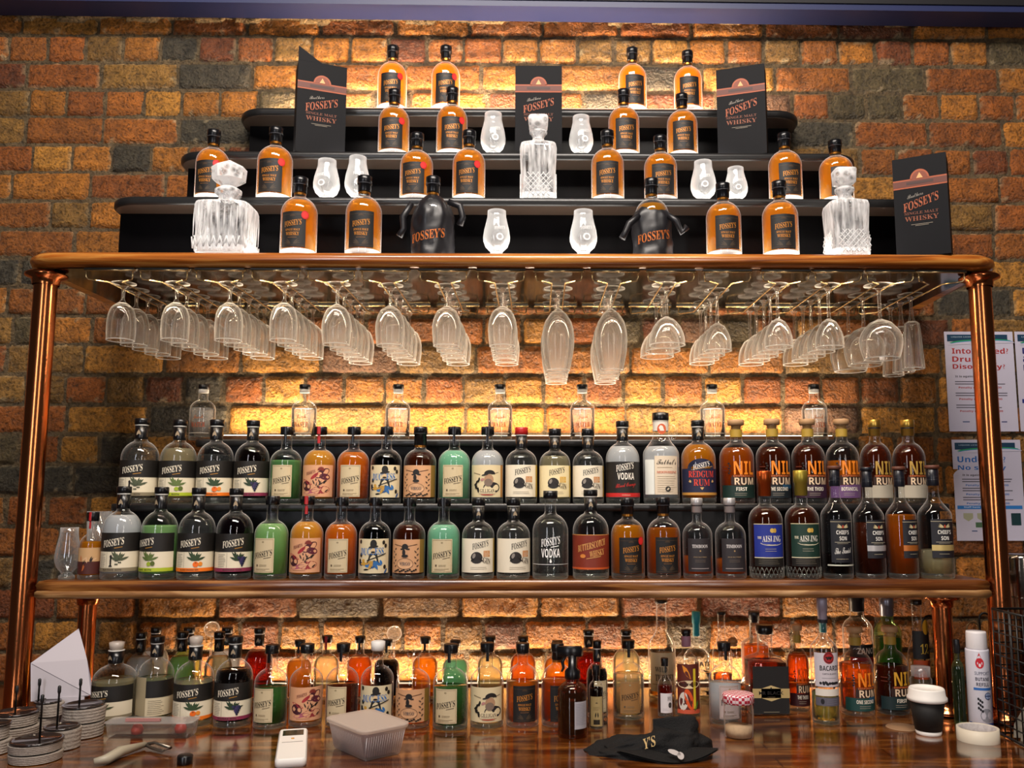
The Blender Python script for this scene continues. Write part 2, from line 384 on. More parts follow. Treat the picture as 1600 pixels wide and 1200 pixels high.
def lb_duchess(L):
    L.rect(-1.2, 1.2, .38, 2.42, 'd8c9a4', 0)
    for i in range(14):
        rs = random.Random(i + 5); L.ell(rs.uniform(-1, 1), rs.uniform(.5, 1.15), rs.uniform(.08, .22), rs.uniform(.05, .12), ('1f4f86', '2f6fae', '17140f', 'c99a3c', '14304f')[i % 5], 1 + i % 2, rs.uniform(-60, 60))
    for u, v in ((-.8, 2.25), (.75, 2.2), (-.75, 1.45), (.9, 2.0), (-.85, 1.1), (.85, .75)): L.ell(u, v, .1, .13, '1d1a14', 2)
    L.txt('DUCHESS', 0, 1.68, 1.5, .42, '2f6fb4', 'serif', 3, .02)
    L.ell(.1, 2.12, .2, .26, '15120e', 5); L.ell(.1, 1.95, .3, .07, '15120e', 5, 8); L.ell(.08, 1.7, .13, .17, 'd9b98a', 5); L.ell(.08, 1.63, .12, .06, '15120e', 6)
    L.poly([(-.12, 1.55), (.32, 1.55), (.45, 1.0), (-.28, 1.0)], [(0, 1, 2, 3)], '26221a', 4); L.rect(-.3, .9, 1.1, 1.16, '1a1711', 4, sk=.35)
    for a in (200, 240, 300, 335): L.leaf(.1, 1.1, .6, .2, a, '2a64a0' if a % 40 else 'b88e3e', 3)
def lb_hatman(L):
    L.rect(-1.25, .85, .4, 2.4, 'cf9c72', 0); L.rect(.85, 1.3, .4, 2.4, '8d6a2c', 0)
    for s in (-1, 1):
        L.rect(-.1 + s * .2, -.1 + s * .75, 1.98, 2.02, '5a3c28', 2, sk=.2 * s)
        for i in range(7): L.leaf(-.1 + s * .72, .75 + i * .17, .2, .09, 40 + 100 * (i % 2), '5a4636', 2)
    L.ell(-.1, 1.95, .2, .2, '17120f', 3); L.rect(-.38, .18, 1.78, 1.86, '17120f', 3); L.ell(-.1, 1.62, .17, .2, 'c89a74', 4); L.ell(-.16, 1.62, .1, .2, '17120f', 5); L.ell(-.1, 1.42, .2, .09, '17120f', 5)
    L.ell(-.1, .95, .52, .34, '8c6a4e', 3); L.ell(-.1, .95, .48, .3, 'd4a47a', 4); L.txt('VIRGO', -.1, .95, .62, .2, '3d4650', 'serif', 5)
    for i in range(12): L.ell(-.75 + i * .12, .5 + .05 * (i % 3), .07, .05, '18140f', 5)
def lb_cap(L):
    L.rect(-1.25, 1.0, .4, 2.42, 'dccba2', 0); L.rect(1.0, 1.3, .4, 2.42, 'b07c3c', 0)
    L.rect(-.9, -.4, 1.9, 1.96, '8a7a5e', 1, sk=-.25); L.rect(.3, .8, 1.8, 1.86, '8a7a5e', 1, sk=.25)
    L.ell(.15, 1.5, .3, .34, 'b08968', 2); L.ell(.2, 1.86, .34, .24, '1c1714', 3, 0, arc=(-10, 190)); L.ell(-.1, 1.8, .22, .05, '1c1714', 3, 12); L.ell(.12, 1.32, .26, .24, '7d6a5c', 3)
    L.ell(-.25, 1.5, .12, .08, 'b5807a', 3, 30); L.ell(.35, 1.0, .55, .35, '221d20', 2)
    for i in range(12): a = i * .55; L.ell(-.6 + .14 * math.cos(a), .75 + i * .07, .12, .06, '16120e', 3, 40 * (i % 3))
    L.rect(-.45, .55, .62, .98, 'e3d3ac', 4); L.txt('GILLIGAN', .05, .8, .9, .24, '2b211a', 'serif', 5); L.ell(.05, .58, .4, .06, 'a33a24', 5, arc=(180, 360))
def lb_gin(L, bg='e9dfc8', tint='c98a50'):
    L.rect(-1.45, 1.1, .42, 2.45, bg, 0); L.rect(1.1, 1.45, .42, 2.45, 'b99a3e', 0)
    L.txt("FOSSEY'S", .12, 2.08, 1.0, .38, '1d1815', 'serif', 2, .22)
    L.ell(-.12, 1.3, .36, .36, '2a2422', 2, arc=(-8, 188)); L.ell(-.12, 1.18, .34, .22, '221d1b', 2); L.ell(-.28, 1.42, .09, .16, '8d857c', 3, -20); L.leaf(-.48, 1.08, .3, .1, 40, '191513', 3); L.leaf(.28, 1.08, -.3, .1, -40, '191513', 3)
    L.rect(.3, .75, 1.35, 1.72, tint, 1); L.lines(.34, .72, 1.66, 4, .08, bg); L.txt('GIN', .52, 1.12, .52, .34, '3a2a20', 'serif', 3, -.25); L.lines(-.5, .6, .75, 2, .1, '9d927e')
def lb_vodka_print(L):
    L.txt("FOSSEY'S", 0, 1.98, 1.05, .42, 'f4f2ee', 'serif', 1, .16); L.rect(0, .45, 1.66, 1.7, 'f4f2ee', 1, sk=.16); L.txt('VODKA', 0, 1.38, 1.05, .46, 'f4f2ee', 'sans', 1)
    L.rect(-1.4, 1.4, .78, .8, 'e8e6e2', 0); L.ell(0, .95, .06, .08, 'f4f2ee', 1)
def lb_vodka_black(L):
    L.rect(-1.7, 1.7, .5, 2.3, '18130f', 0); L.rect(-1.7, 1.7, .36, .58, 'c01f1c', 1)
    L.txt("FOSSEY'S", .05, 2.02, 1.05, .38, 'efe9dc', 'serif', 2, .18); L.txt('VODKA', .1, 1.5, 1.02, .38, 'efe9dc', 'sans', 2); L.txt('Blood Orange', .1, .98, 1.25, .32, 'c42a22', 'script', 2, .12)
    L.txt('PREMIUM', .1, .46, .5, .07, 'e8a08c', 'sans', 3)
def lb_butter(L):
    L.rect(-1.7, 1.7, .52, 2.3, '7e2c18', 0); L.rect(-1.7, 1.7, .52, .62, 'c4541e', 1); L.rect(-1.7, 1.7, 2.26, 2.3, 'c98a4a', 1)
    L.txt('BUTTERSCOTCH', 0, 1.75, 1.6, .34, 'd8a05a', 'serif', 2, .24); L.txt('WHISKY', .3, 1.36, .85, .32, 'd8a05a', 'serif', 2, .2); L.ell(-.5, 1.2, .16, .1, 'd8853a', 2); L.rect(-.3, .5, 1.05, 1.08, 'd8a05a', 2, sk=.15)
def lb_whisky(L, seal=True, back=False):
    L.rect(-.72, .72, .34, 2.3, '100d0c', 0); L.rect(-.66, .66, 2.12, 2.14, '4b3620', 1); L.rect(-.66, .66, .42, .44, '4b3620', 1)
    c = 'c8822e'
    L.ell(0, 2.02, .16, .1, '3c2a18', 1, arc=(0, 180)); L.txt("FOSSEY'S", 0, 1.66, .95, .32, c, 'serif', 2, .15, 'foil'); L.txt('SINGLE MALT', 0, 1.28, .8, .12, c, 'serif', 2, 0, 'foil'); L.txt('WHISKY', 0, 1.06, .74, .2, c, 'serif', 2, 0, 'foil')
    L.rect(-.25, .25, .85, .87, '8a5a28', 1)
    for s in (-1, 1):
        for a in (20, 50, 80): L.leaf(s * .06, .5, s * .4, .08, s * a * .6, '3f3122', 1)
    if seal:
        L.ell(.66, 2.12, .21, .23, 'c31a1c', 3, n=18); L.ell(.66, 2.12, .15, .17, 'dc2a26', 4, n=18)
def lb_timboon(L):
    L.rect(-.85, .85, .45, 2.42, '2a2528', 0); L.txt('TIMBOON', 0, 1.96, 1.05, .2, 'ddd8d6', 'serif', 1); L.txt('SINGLE MALT WHISKY', .0, 1.32, .9, .07, '9c8460', 'serif', 1); L.ell(0, 1.68, .05, .05, 'b4905c', 1); L.rect(-.6, .6, .62, .66, '9c8f8c', 1)
    L.lines(-.35, .35, 1.15, 2, .1, '6e5f52')
def lb_aisling(L, bg):
    L.rect(-.98, .98, 1.2, 3.1, bg, 0); L.rect(-.98, .98, .72, 1.2, '181512', 0); L.rect(-.98, .98, 1.18, 1.23, 'd9cfae', 1); L.rect(-.98, .98, 3.06, 3.1, 'cfc39c', 1)
    L.ell(.12, 2.72, .13, .13, 'd6b45a', 1, kind='paper'); L.ell(.28, 2.72, .1, .13, 'c9a040', 2)
    L.txt('THE', -.62, 2.32, .25, .14, 'e9dfc0', 'serif', 1); L.txt('AISLING', .12, 2.26, 1.15, .34, 'e9e4d6', 'serif', 1); L.ell(.1, 2.08, .72, .2, 'd9cfae', 1, arc=(200, 340)); L.ell(.1, 2.14, .7, .2, bg, 2, arc=(195, 345))
    L.lines(-.3, .4, 1.7, 2, .12, 'b9b29c'); L.lines(-.7, .6, 1.08, 3, .1, '6f6656')
def lb_chief(L, band, script=False):
    L.rect(-.8, .8, .98 if script else 1.25, 3.55, '17171f', 0); L.rect(-.8, .8, 3.4, 3.43, 'b9ad90', 1)
    for s in (-1, 1):
        for a in (8, 24, 40): L.leaf(s * .05, 3.05, s * .36, .08, s * a, 'c9b98c', 1)
    L.ell(0, 3.12, .06, .1, 'b5482c', 2); L.txt("CHIEF'S", 0, 2.78, .86, .24, 'efece4', 'sans', 1); L.txt('SON', 0, 2.42, .5, .24, 'efece4', 'sans', 1); L.rect(-.55, .55, 2.18, 2.2, 'cfc6ac', 1); L.lines(-.4, .4, 2.12, 1, .1, 'a49a86')
    if script: L.txt('The Tanist', 0, 1.7, 1.15, .36, 'efece4', 'script', 1, .08); L.lines(-.5, .5, 1.2, 1, .1, 'b9ad90'); L.rect(-1.1, 1.1, .78, .86, 'cfd0c0', 0)
    else: L.rect(-.8, .8, 1.68, 2.02, band, 1, 'foil'); L.lines(-.4, .4, 1.5, 1, .1, 'b9ad90')
def lb_nil(L, word, band, orange='f0871c', metal=False):
    L.rect(-1.15, 1.15, .3, .98, band, 0); L.rect(.3, 1.15, .8, 1.02, '21506e' if word == 'THE SECOND' or word == 'ONE SECOND' else band, 1)
    if word: L.txt(word, .1, .78, .1 + .105 * len(word), .2, 'f1ead9', 'sans', 2); L.lines(-.3, .5, .56, 2, .1, 'a49a8a', .02, 1)
    L.rect(-.45, 1.05, 1.42, 1.52, '3a1a10', 0); L.rect(-.5, 1.1, 1.0, 1.42, '2b1712', 0)
    L.txt('NIL', .3, 1.92, 1.25, .72, orange, 'sans', 2); L.txt('RUM', .3, 1.2, 1.2, .38, 'e9cfae', 'sans', 2); L.txt('DESPERANDUM', .3, 1.48, 1.3, .1, 'd8733a', 'sans', 3)
    for i in range(5): L.ell(-.62 + .06 * (i % 2), 2.15 - i * .13, .07, .05, '1a120d', 1)
    L.rect(-1.1, -.7, 1.95, 2.0, '5a2412', 1); L.rect(-1.1, -.7, 1.75, 1.8, '5a2412', 1)
def lb_moon(L):
    L.rect(-1.2, -.52, .5, 2.42, 'e4e8e2', 0); L.rect(-.5, .9, .5, 2.62, 'dcccb4', 0); L.txt("Talbot's", .2, 2.3, 1.15, .3, '1d1713', 'script', 2); L.txt('MOONSHINE', .2, 1.72, 1.15, .14, 'c4532e', 'serif', 2); L.lines(-.35, .8, 2.0, 1, .1, '9c8a70')
    L.lines(-.35, .8, 1.5, 8, .12, 'a8977c'); L.ell(.22, .8, .15, .15, '2b2622', 3); L.ell(.22, .8, .08, .05, 'c9bca4', 4, 45)
def lb_redgum(L):
    L.rect(-1.4, 1.4, .55, 1.9, '1b1f3c', 0); L.rect(-1.4, 1.4, .46, .6, 'c08a3e', 1); L.ell(0, 1.9, .85, .55, '1b1f3c', 0, arc=(0, 180), n=18); L.txt("FOSSEY'S", 0, 2.08, .95, .3, 'e9e4dc', 'serif', 2, .25)
    L.rect(-.6, .7, 1.82, 1.85, 'b98a48', 2, sk=.15); L.txt('REDGUM', 0, 1.6, 1.55, .36, 'cf3f2c', 'serif', 2); L.txt('RUM', 0, 1.14, .95, .36, 'cf3f2c', 'serif', 2)
    for s in (-1, 1):
        for a in (20, 50): L.leaf(s * .6, 1.15, s * .2, .08, s * a, 'c9a46a', 2)
    L.poly([(-.12, .88), (.12, .88), (0, .74)], [(0, 1, 2)], 'c9a46a', 2)
def lb_water(L):
    L.txt('Fresh', 0, 1.75, .8, .3, 'a85a24', 'script', 0, .1); L.txt('WATER', 0, 1.15, 1.15, .38, '9c3c0c', 'serif', 0, .03); L.rect(-.9, .9, .5, .54, 'd8cfc0', 0)
def lb_bacardi(L):
    L.rect(-1.05, 1.05, 2.7, 5.1, 'cdc6cc', 0); L.ell(.05, 4.75, .4, .42, 'a81e22', 1, n=18); L.ell(.05, 4.75, .34, .36, '3a1316', 2, n=18); L.ell(.05, 4.75, .3, .3, 'a81e22', 3, n=18)
    for s in (-1, 1): L.leaf(.05, 4.72, s * .28, .16, s * 20, '1b1010', 4); L.leaf(.05, 4.72, s * .2, .1, -s * 30, '1b1010', 4)
    L.ell(.05, 4.8, .05, .09, '1b1010', 5)
    L.txt('BACARDI', .12, 4.02, 1.5, .36, '17131a', 'sans', 1); L.txt('CARTA BLANCA', .1, 3.62, 1.1, .11, '5c5660', 'sans', 1); L.rect(-.5, .6, 3.3, 3.33, '7a7480', 1)
    for i in range(7): L.ell(-.6 + i * .22, 2.95, .1, .1 + .05 * (i % 3), '151218', 1, 20 * i)
    L.rect(-1.05, 1.05, 2.05, 2.55, 'e4ded2', 0); L.rect(-1.05, 1.05, 1.35, 1.95, '5d5c68', 0); L.ell(-.5, 1.66, .14, .2, '17151c', 1); L.lines(-.2, .7, 1.8, 3, .14, '8c8a98')
def lb_black(L):
    L.rect(-.92, .92, .12, 2.62, '0c0a0a', 0); L.rect(-.95, .95, .95, 1.45, 'b9a06a', 1)
    L.poly([(-.5, 1.45), (0, 1.62), (.5, 1.45), (.5, .95), (0, .78), (-.5, .95)], [(0, 1, 2, 3, 4, 5)], 'c9b27c', 1); L.txt('MR BLACK', 0, 1.22, 1.25, .19, '14100d', 'plain', 2); L.txt('COFFEE', 0, 1.0, .4, .08, '3c2f1c', 'sans', 2); L.ell(0, 1.46, .04, .06, '14100d', 2); L.rect(-.4, .4, .2, .23, '8d846f', 1)
def lb_batx(L): L.txt('BATX', .1, 2.35, 1.2, .3, '1a1713', 'sans', 1); L.txt('TEQUILA', .1, 2.0, 1.0, .12, '2a241e', 'sans', 1); L.ell(.85, 1.95, .06, .06, '1a1713', 1)
def lb_broglio(L):
    L.rect(-.95, .95, .25, 2.85, '5c1f14', 0); L.rect(-.98, .98, .18, .4, 'c9583a', 1); L.ell(-.45, .85, .36, .5, 'd9d0c4', 1, -10); L.ell(0, .95, .3, .62, 'd9521c', 2, 25); L.ell(.02, .9, .08, .4, '5c1f14', 3, 25)
    L.leaf(-.5, 2.8, 1.0, .3, -50, 'e08a24', 2); L.rect(.32, .52, .45, 2.6, 'dcc22c', 3); L.leaf(.4, .3, .7, .2, 60, '3f6a2c', 3); L.ell(0, 1.75, .9, .22, 'e8d0a8', 3); L.txt('imbroglio', 0, 1.75, 1.5, .26, '241810', 'serif', 4)
    for a, b in ((-.55, .95), (-.4, .7), (-.3, .85)): L.ell(a, b, .06, .05, '4a2c2c', 3)
def lb_back(L): L.rect(-1.5, -.1, .42, 2.5, 'a39474', 0); L.rect(-.1, 1.7, .42, 1.45, 'd5c6a4', 0); L.rect(-.1, 1.7, 1.4, 2.32, '14110e', 1); L.lines(.05, .95, 1.25, 8, .1, '857a66')
def lb_wild(L): L.rect(-1.1, 1.1, .6, 3.4, 'e0cfa4', 0); L.txt('WILD', -.2, 2.2, .9, .36, '231a14', 'serif', 1); L.txt('TURKEY', .1, 1.6, 1.5, .45, '231a14', 'serif', 1); L.rect(-.9, .9, 1.1, 1.14, '9c7a3c', 1)
def lb_zan(L): L.rect(-.9, .9, 2.6, 3.4, '141013', 0); L.rect(-.9, .9, 1.9, 2.6, 'a02024', 0); L.txt('ZANO', .2, 3.0, 1.2, .38, 'efe6d8', 'sans', 1); L.txt('AMARO', .2, 2.3, .8, .2, 'e0b8a8', 'sans', 1)
def lb_small(L): L.rect(-.9, .9, .35, 2.0, 'ded8d8', 0); L.txt('FO', .35, 1.55, .5, .35, '1b1715', 'serif', 1); L.ell(.45, 1.0, .26, .24, '2a2725', 1); L.lines(-.6, .2, .7, 2, .12, '9c96a4')
def lb_beige(L): L.rect(-.95, .95, .3, 3.4, 'b09a68', 0); L.ell(0, 2.7, .16, .1, '3a3020', 1, arc=(0, 180)); L.lines(-.5, .5, 2.3, 3, .14, '6d5c3c'); L.leaf(-.2, 1.2, .6, .2, 80, '221c14', 1); L.leaf(.2, 1.2, .6, .2, 95, '221c14', 1); L.rect(-.45, .45, .5, 1.0, '2b2418', 1)
def lb_spray(L): L.rect(.1, 1.15, .7, 2.6, 'a9a5ab', 0); L.lines(.2, 1.0, 2.45, 14, .11, '77747c')
def lb_beer(L): L.rect(-.9, .9, 4.0, 6.2, '0f0d0c', 0); L.ell(.4, 6.5, .35, .6, 'c98f1c', 1); L.txt('12', .2, 4.8, .8, .8, 'd9b23c', 'serif', 1); L.rect(-.9, .9, 2.4, 3.9, 'c9501c', 0)
def lb_sleeve(L): L.rect(-.7, .7, 1.0, 2.2, '2b2f2a', 0)
def lb_mini(L):
    L.rect(-1.3, 1.3, .4, 2.3, 'c9a070', 0); L.rect(-1.3, 1.3, .4, 1.3, '4a1c16', 1, sk=0)
    for i in range(9): rs = random.Random(i); L.leaf(rs.uniform(-.5, .6), rs.uniform(.5, 1.4), .5, .12, rs.uniform(20, 120), ('20150f', 'b5602c', 'd8b088')[i % 3], 2)
LB = {'juniper': lambda L: lb_branch(L, 'juniper'), 'lime': lambda L: lb_branch(L, 'lime'), 'orange': lambda L: lb_branch(L, 'orange'), 'grape': lambda L: lb_branch(L, 'grape'),
      'paper': lb_paper, 'paperpink': lambda L: lb_paper(L, 'c4b0ac'), 'paperbrown': lambda L: lb_paper(L, '9a6f3e'), 'flower': lb_flower, 'duchess': lb_duchess, 'hatman': lb_hatman, 'cap': lb_cap, 'gin': lb_gin,
      'ginyel': lambda L: lb_gin(L, 'ecdcae', 'dcae4c'), 'vodka': lb_vodka_print, 'blood': lb_vodka_black, 'butter': lb_butter, 'whisky': lb_whisky, 'whiskyplain': lambda L: lb_whisky(L, False),
      'timboon': lb_timboon, 'ablue': lambda L: lb_aisling(L, '1d2f8c'), 'agreen': lambda L: lb_aisling(L, '143328'), 'chiefscript': lambda L: lb_chief(L, '', True),
      'chiefsilver': lambda L: lb_chief(L, 'b8b4b4'), 'chiefcopper': lambda L: lb_chief(L, 'b86a2c'), 'chiefgold': lambda L: lb_chief(L, 'c8b070'),
      'nil1': lambda L: lb_nil(L, 'FIRST', '0f2a24'), 'nil2': lambda L: lb_nil(L, 'THE SECOND', '152026'), 'nil3': lambda L: lb_nil(L, 'THE THIRD', '30142c'), 'nilb': lambda L: lb_nil(L, 'BOTANICAL', '6b4a78'),
      'nilone': lambda L: lb_nil(L, 'ONE SECOND', '14403c'), 'nilm': lambda L: lb_nil(L, '', 'b3aa98', 'b08c3c'), 'nilred': lambda L: lb_nil(L, 'THE THIRD', '3a1216', 'e8661c'), 'nilgold': lambda L: lb_nil(L, 'FIRST', '132a2c', 'd09a28'),
      'moon': lb_moon, 'redgum': lb_redgum, 'water': lb_water, 'bacardi': lb_bacardi, 'black': lb_black, 'batx': lb_batx, 'broglio': lb_broglio, 'back': lb_back, 'wild': lb_wild, 'zan': lb_zan,
      'small': lb_small, 'beige': lb_beige, 'spray': lb_spray, 'beer': lb_beer, 'sleeve': lb_sleeve, 'mini': lb_mini}
# ------------------------------------------------------------------ bottles
#        body   dome  neck r lip   total shoulder
TY = {'G': (2.6, .92, .33, 4.45, 4.9, 'dome'), 'L': (2.45, 1.0, .31, 4.3, 4.62, 'dome'), 'W': (2.42, .98, .31, 4.05, 4.5, 'dome'), 'N': (2.45, .95, .34, 4.25, 4.6, 'dome'),
      'A': (3.25, .95, .33, 4.9, 6.1, 'dome'), 'C': (3.75, 1.2, .32, 5.9, 6.8, 'slope'), 'T': (2.55, .9, .3, 4.5, 4.85, 'dome'), 'J': (2.75, 1.1, .42, 4.7, 5.1, 'slope'), 'S': (2.35, .8, .36, 3.95, 4.3, 'dome'),
      'K': (5.3, 1.1, .3, 7.4, 9.0, 'slope'), 'Q': (2.75, .5, .35, 4.3, 4.7, 'slope'), 'Y': (3.2, .7, .45, 4.25, 6.4, 'dome'), 'X': (3.7, 1.4, .36, 7.0, 7.2, 'slope'), 'F': (2.3, 1.1, .2, 4.3, 5.7, 'dome'),
      'B': (4.0, 2.2, .42, 8.3, 8.6, 'slope'), 'M': (2.4, .9, .42, 4.3, 4.9, 'dome'), 'E': (4.2, .8, .45, 5.6, 6.6, 'dome'), 'R': (1.7, 1.3, .3, 4.3, 4.6, 'dome')}
def outer(t, k=1.0):
    zb, h, rn, zn, H, sh = TY[t]; P_ = [(.88, 0), (.97, .03), (1, .12), (1, zb)]
    if sh == 'dome':
        am = math.acos(rn + .06)
        for i in range(1, 8):
            a = am * i / 7; P_.append((math.cos(a), zb + (h - .08) * math.sin(a) / math.sin(am)))
    else:
        for i in range(1, 8):
            q = i / 7; s_ = q * q * (3 - 2 * q); P_.append((1 + (rn + .02 - 1) * s_, zb + (h - .05) * q))
    P_ += [(rn, zb + h + .06), (rn, zn - .12), (rn + .05, zn - .1), (rn + .05, zn)]
    return P_
GL = glassmat('clear_bottle_glass', rim=.95, body=.0, power=4, base=.035)
GLG = glassmat('green_bottle_glass', tint=(.62, .8, .5), rim=.3, rimcol=(.3, .5, .2), body=.05)
GLA = glassmat('amber_bottle_glass', tint=(.5, .16, .05), rim=.25, rimcol=(.3, .09, .03), body=.1)
LITB = glassmat('thick_lit_glass_base', tint=(.97, .97, .97), rim=.15, rimcol=(1, 1, 1), body=.8)  # milky copy of the glass base, whitened to imitate the strip's glow
THKB = glassmat('thick_glass_base', tint=(.9, .93, .9), rim=.5, rimcol=(.9, .93, .88), body=.06)
LIQ = {'clear': ('f4f6f4', .04, 'fafbfa'), 'whitish': ('f4f8fc', .8, 'f0f4f6'), 'waterlit': ('ffffff', .22, 'ffffff'), 'gold': ('ffa21c', .55, 'ffd880'), 'amber': ('f08418', .42, 'fcbc70'), 'brown': ('7a3008', .3, 'a8581c'), 'whisky': ('ffa628', .62, 'ffcc78'),  # waterlit is whitened to imitate light from the strip behind
       'dark': ('1a0806', .3, '2e0f0c'), 'black': ('0a0605', .4, '140a08'), 'purple': ('1c0610', .3, '3a0c1c'), 'green': ('b4ec98', .72, 'ccf8b4'), 'mint': ('a4f0c8', .85, 'b8f4d4'), 'lime': ('dce88a', .3, 'eef4b0'), 'lgreen': ('84c87a', .66, 'a8d89c'),
       'orange': ('ff8a1c', .75, 'ffbc70'), 'peach': ('ffb43c', .85, 'ffd080'), 'red': ('8c1a08', .4, 'c05838'), 'rum': ('e87418', .45, 'f8ac68'), 'rumdk': ('742a08', .4, 'b06838'), 'dgreen': ('4a8a44', .5, '6aa864'), 'straw': ('f8eec0', .3, 'fcf4d8'), 'olive': ('c8d0a4', .3, 'e4e8cc')}
def cap_mesh(t, st):
    zb, h, rn, zn, H, sh = TY[t]; mb = MB(); blk = P('cap_black', '0b0b0e', .28); M_ = [blk]; zs = zb + h
    white = P('white_band', 'd9d6cf', .5); strip = None
    if st in ('blk', 'red', 'grn'):
        top = blk; mb.lathe([(rn + .02, zn - .08), (rn + .09, zn - .06), (rn + .1, H - .03), (rn + .06, H)], 20)
        M_.append({'blk': blk, 'red': P('wax_red', 'a81616', .35), 'grn': blk}[st])
        w = .17
        for z0, z1, r in ((zn - .62, zn + .02, rn + .03), (zn - .04, H + .004, rn + .115)):
            n = 5; vs = []; fs = []
            for i in range(n + 1):
                a = -w / rn * .5 + w / rn * i / n; vs += [(r * math.sin(a), -r * math.cos(a), z0), (r * math.sin(a), -r * math.cos(a), z1)]
            for i in range(n): fs.append((2 * i, 2 * i + 2, 2 * i + 3, 2 * i + 1))
            mb.add(vs, fs, 1)
    elif st in ('slv', 'clr', 'slvred'):
        M_ += [white, P('emblem_cream', 'a89478', .5), P('wax_red', 'a81616', .35), P('natural_stopper', 'b5a89c', .35)]
        mb.lathe([(rn + .03, zs + .04), (rn + .045, zs + .1), (rn + .045, zn - .06)], 20, 0)
        mb.lathe([(rn + .055, zn - .09), (rn + .06, zn - .03)], 20, 1)
        tm = {'slv': 0, 'clr': 4, 'slvred': 3}[st]
        mb.lathe([(rn + .05, zn - .03), (rn + .09, zn), (rn + .09, H - .03), (rn + .05, H)] if st != 'clr' else [(rn - .05, zn - .02), (rn + .02, zn + .1), (rn + .04, H + .1), (rn - .1, H + .16)], 20, tm)
        zm = (zs + zn) / 2 - .05; r = rn + .06
        tri = [(-.13, -.12), (.13, -.12), (.1, .02), (0, .17), (-.1, .02)]
        mb.add([(r * math.sin(u / r), -r * math.cos(u / r), zm + v) for u, v in tri], [(0, 1, 2, 3, 4)], 2)
    elif st == 'whs':
        M_ += [P('foil_gold', 'a8702c', .3, .9), P('band_grey', '3a3a3e', .3)]
        mb.lathe([(rn + .03, zs + .2), (rn + .06, zs + .25), (rn + .06, H - .45), (rn + .1, H - .43), (rn + .1, H - .03), (rn + .05, H)], 20, 0)
        mb.lathe([(rn + .025, zs + .06), (rn + .03, zs + .18)], 20, 1, cap=False); mb.lathe([(rn + .105, H - .46), (rn + .11, H - .42)], 20, 2, cap=False)
    elif st == 'wat':
        M_ += [white]; mb.lathe([(rn + .04, zn - .02), (rn + .09, zn), (rn + .09, H - .02), (rn + .06, H)], 20, 0); mb.lathe([(rn + .03, zn - .3), (rn + .05, zn - .28), (rn + .05, zn - .03)], 20, 1)
    elif st == 'cork':
        M_ = [P('pale_wood_stopper', 'b08a62', .6, nz=.2), P('cork', 'b98d55', .8, nz=.3, nscale=60), P('seal_paper_gold', 'a88a34', .5)]
        mb.lathe([(rn + .02, zn + .02), (rn + .14, zn + .05), (rn + .15, H - .05), (rn + .1, H)], 20, 0); mb.lathe([(rn - .07, zn - .35), (rn - .05, zn + .03)], 16, 1); mb.lathe([(rn + .02, zn - .62), (rn + .025, zn - .2)], 20, 2, cap=False)
    elif st in ('gold', 'cop', 'olv', 'sil', 'teal', 'lilac', 'navy', 'silver'):
        c = {'gold': ('c9a24c', .3, .9), 'cop': ('b0501f', .3, .85), 'olv': ('a8963c', .35, .7), 'sil': ('c9c6c6', .35, .6), 'teal': ('1d8f9c', .5, 0), 'lilac': ('9c96a8', .45, .3), 'navy': ('10121c', .35, 0), 'silver': ('8e93a4', .3, .7)}[st]
        M_ = [P('sleeve_' + st, c[0], c[1], c[2]), P('band_dark', '15151c', .4)]; z0 = max(zs + .1, zn - (.55 if st in ('sil', 'gold') else .25))
        mb.lathe([(rn + .02, z0), (rn + .06, z0 + .04), (rn + .06, (z0 + H) / 2), (rn + .1, (z0 + H) / 2 + .04), (rn + .1, H - .04), (rn + .06, H)], 20, 0)
        if st in ('gold', 'sil'): mb.lathe([(rn + .07, H - .5), (rn + .075, H - .42)], 20, 1, cap=False)
        if st == 'lilac': mb.lathe([(rn + .07, z0), (rn + .09, z0 + .25)], 20, 1, cap=False)
    elif st in ('chf', 'chw'):
        M_ = [P('sleeve_midnight', '14161f', .3), P('dark_cork_top', '5a3020', .6), P('band_grey', '3a3a3e', .3)]
        mb.lathe([(rn + .02, zn - .35), (rn + .05, zn - .3), (rn + .05, H - .25), (rn + .02, H - .23)], 20, 0); mb.lathe([(rn + .02, H - .23), (rn + .13, H - .2), (rn + .13, H - .03), (rn + .08, H)], 20, 1 if st == 'chw' else 0)
        for z in (zn, zn + .2): mb.lathe([(rn + .06, z), (rn + .065, z + .03)], 20, 2, cap=False)
    elif st == 'jug':
        M_ += [P('jug_white_band', 'e2dcd0', .5), P('seal_orange', 'c4562c', .5), white]
        mb.lathe([(rn + .02, zn - .05), (rn + .05, zn), (rn + .05, H - .02), (rn, H)], 20, 0); mb.lathe([(rn + .02, zs + .2), (rn + .03, zn - .06)], 20, 1, cap=False)
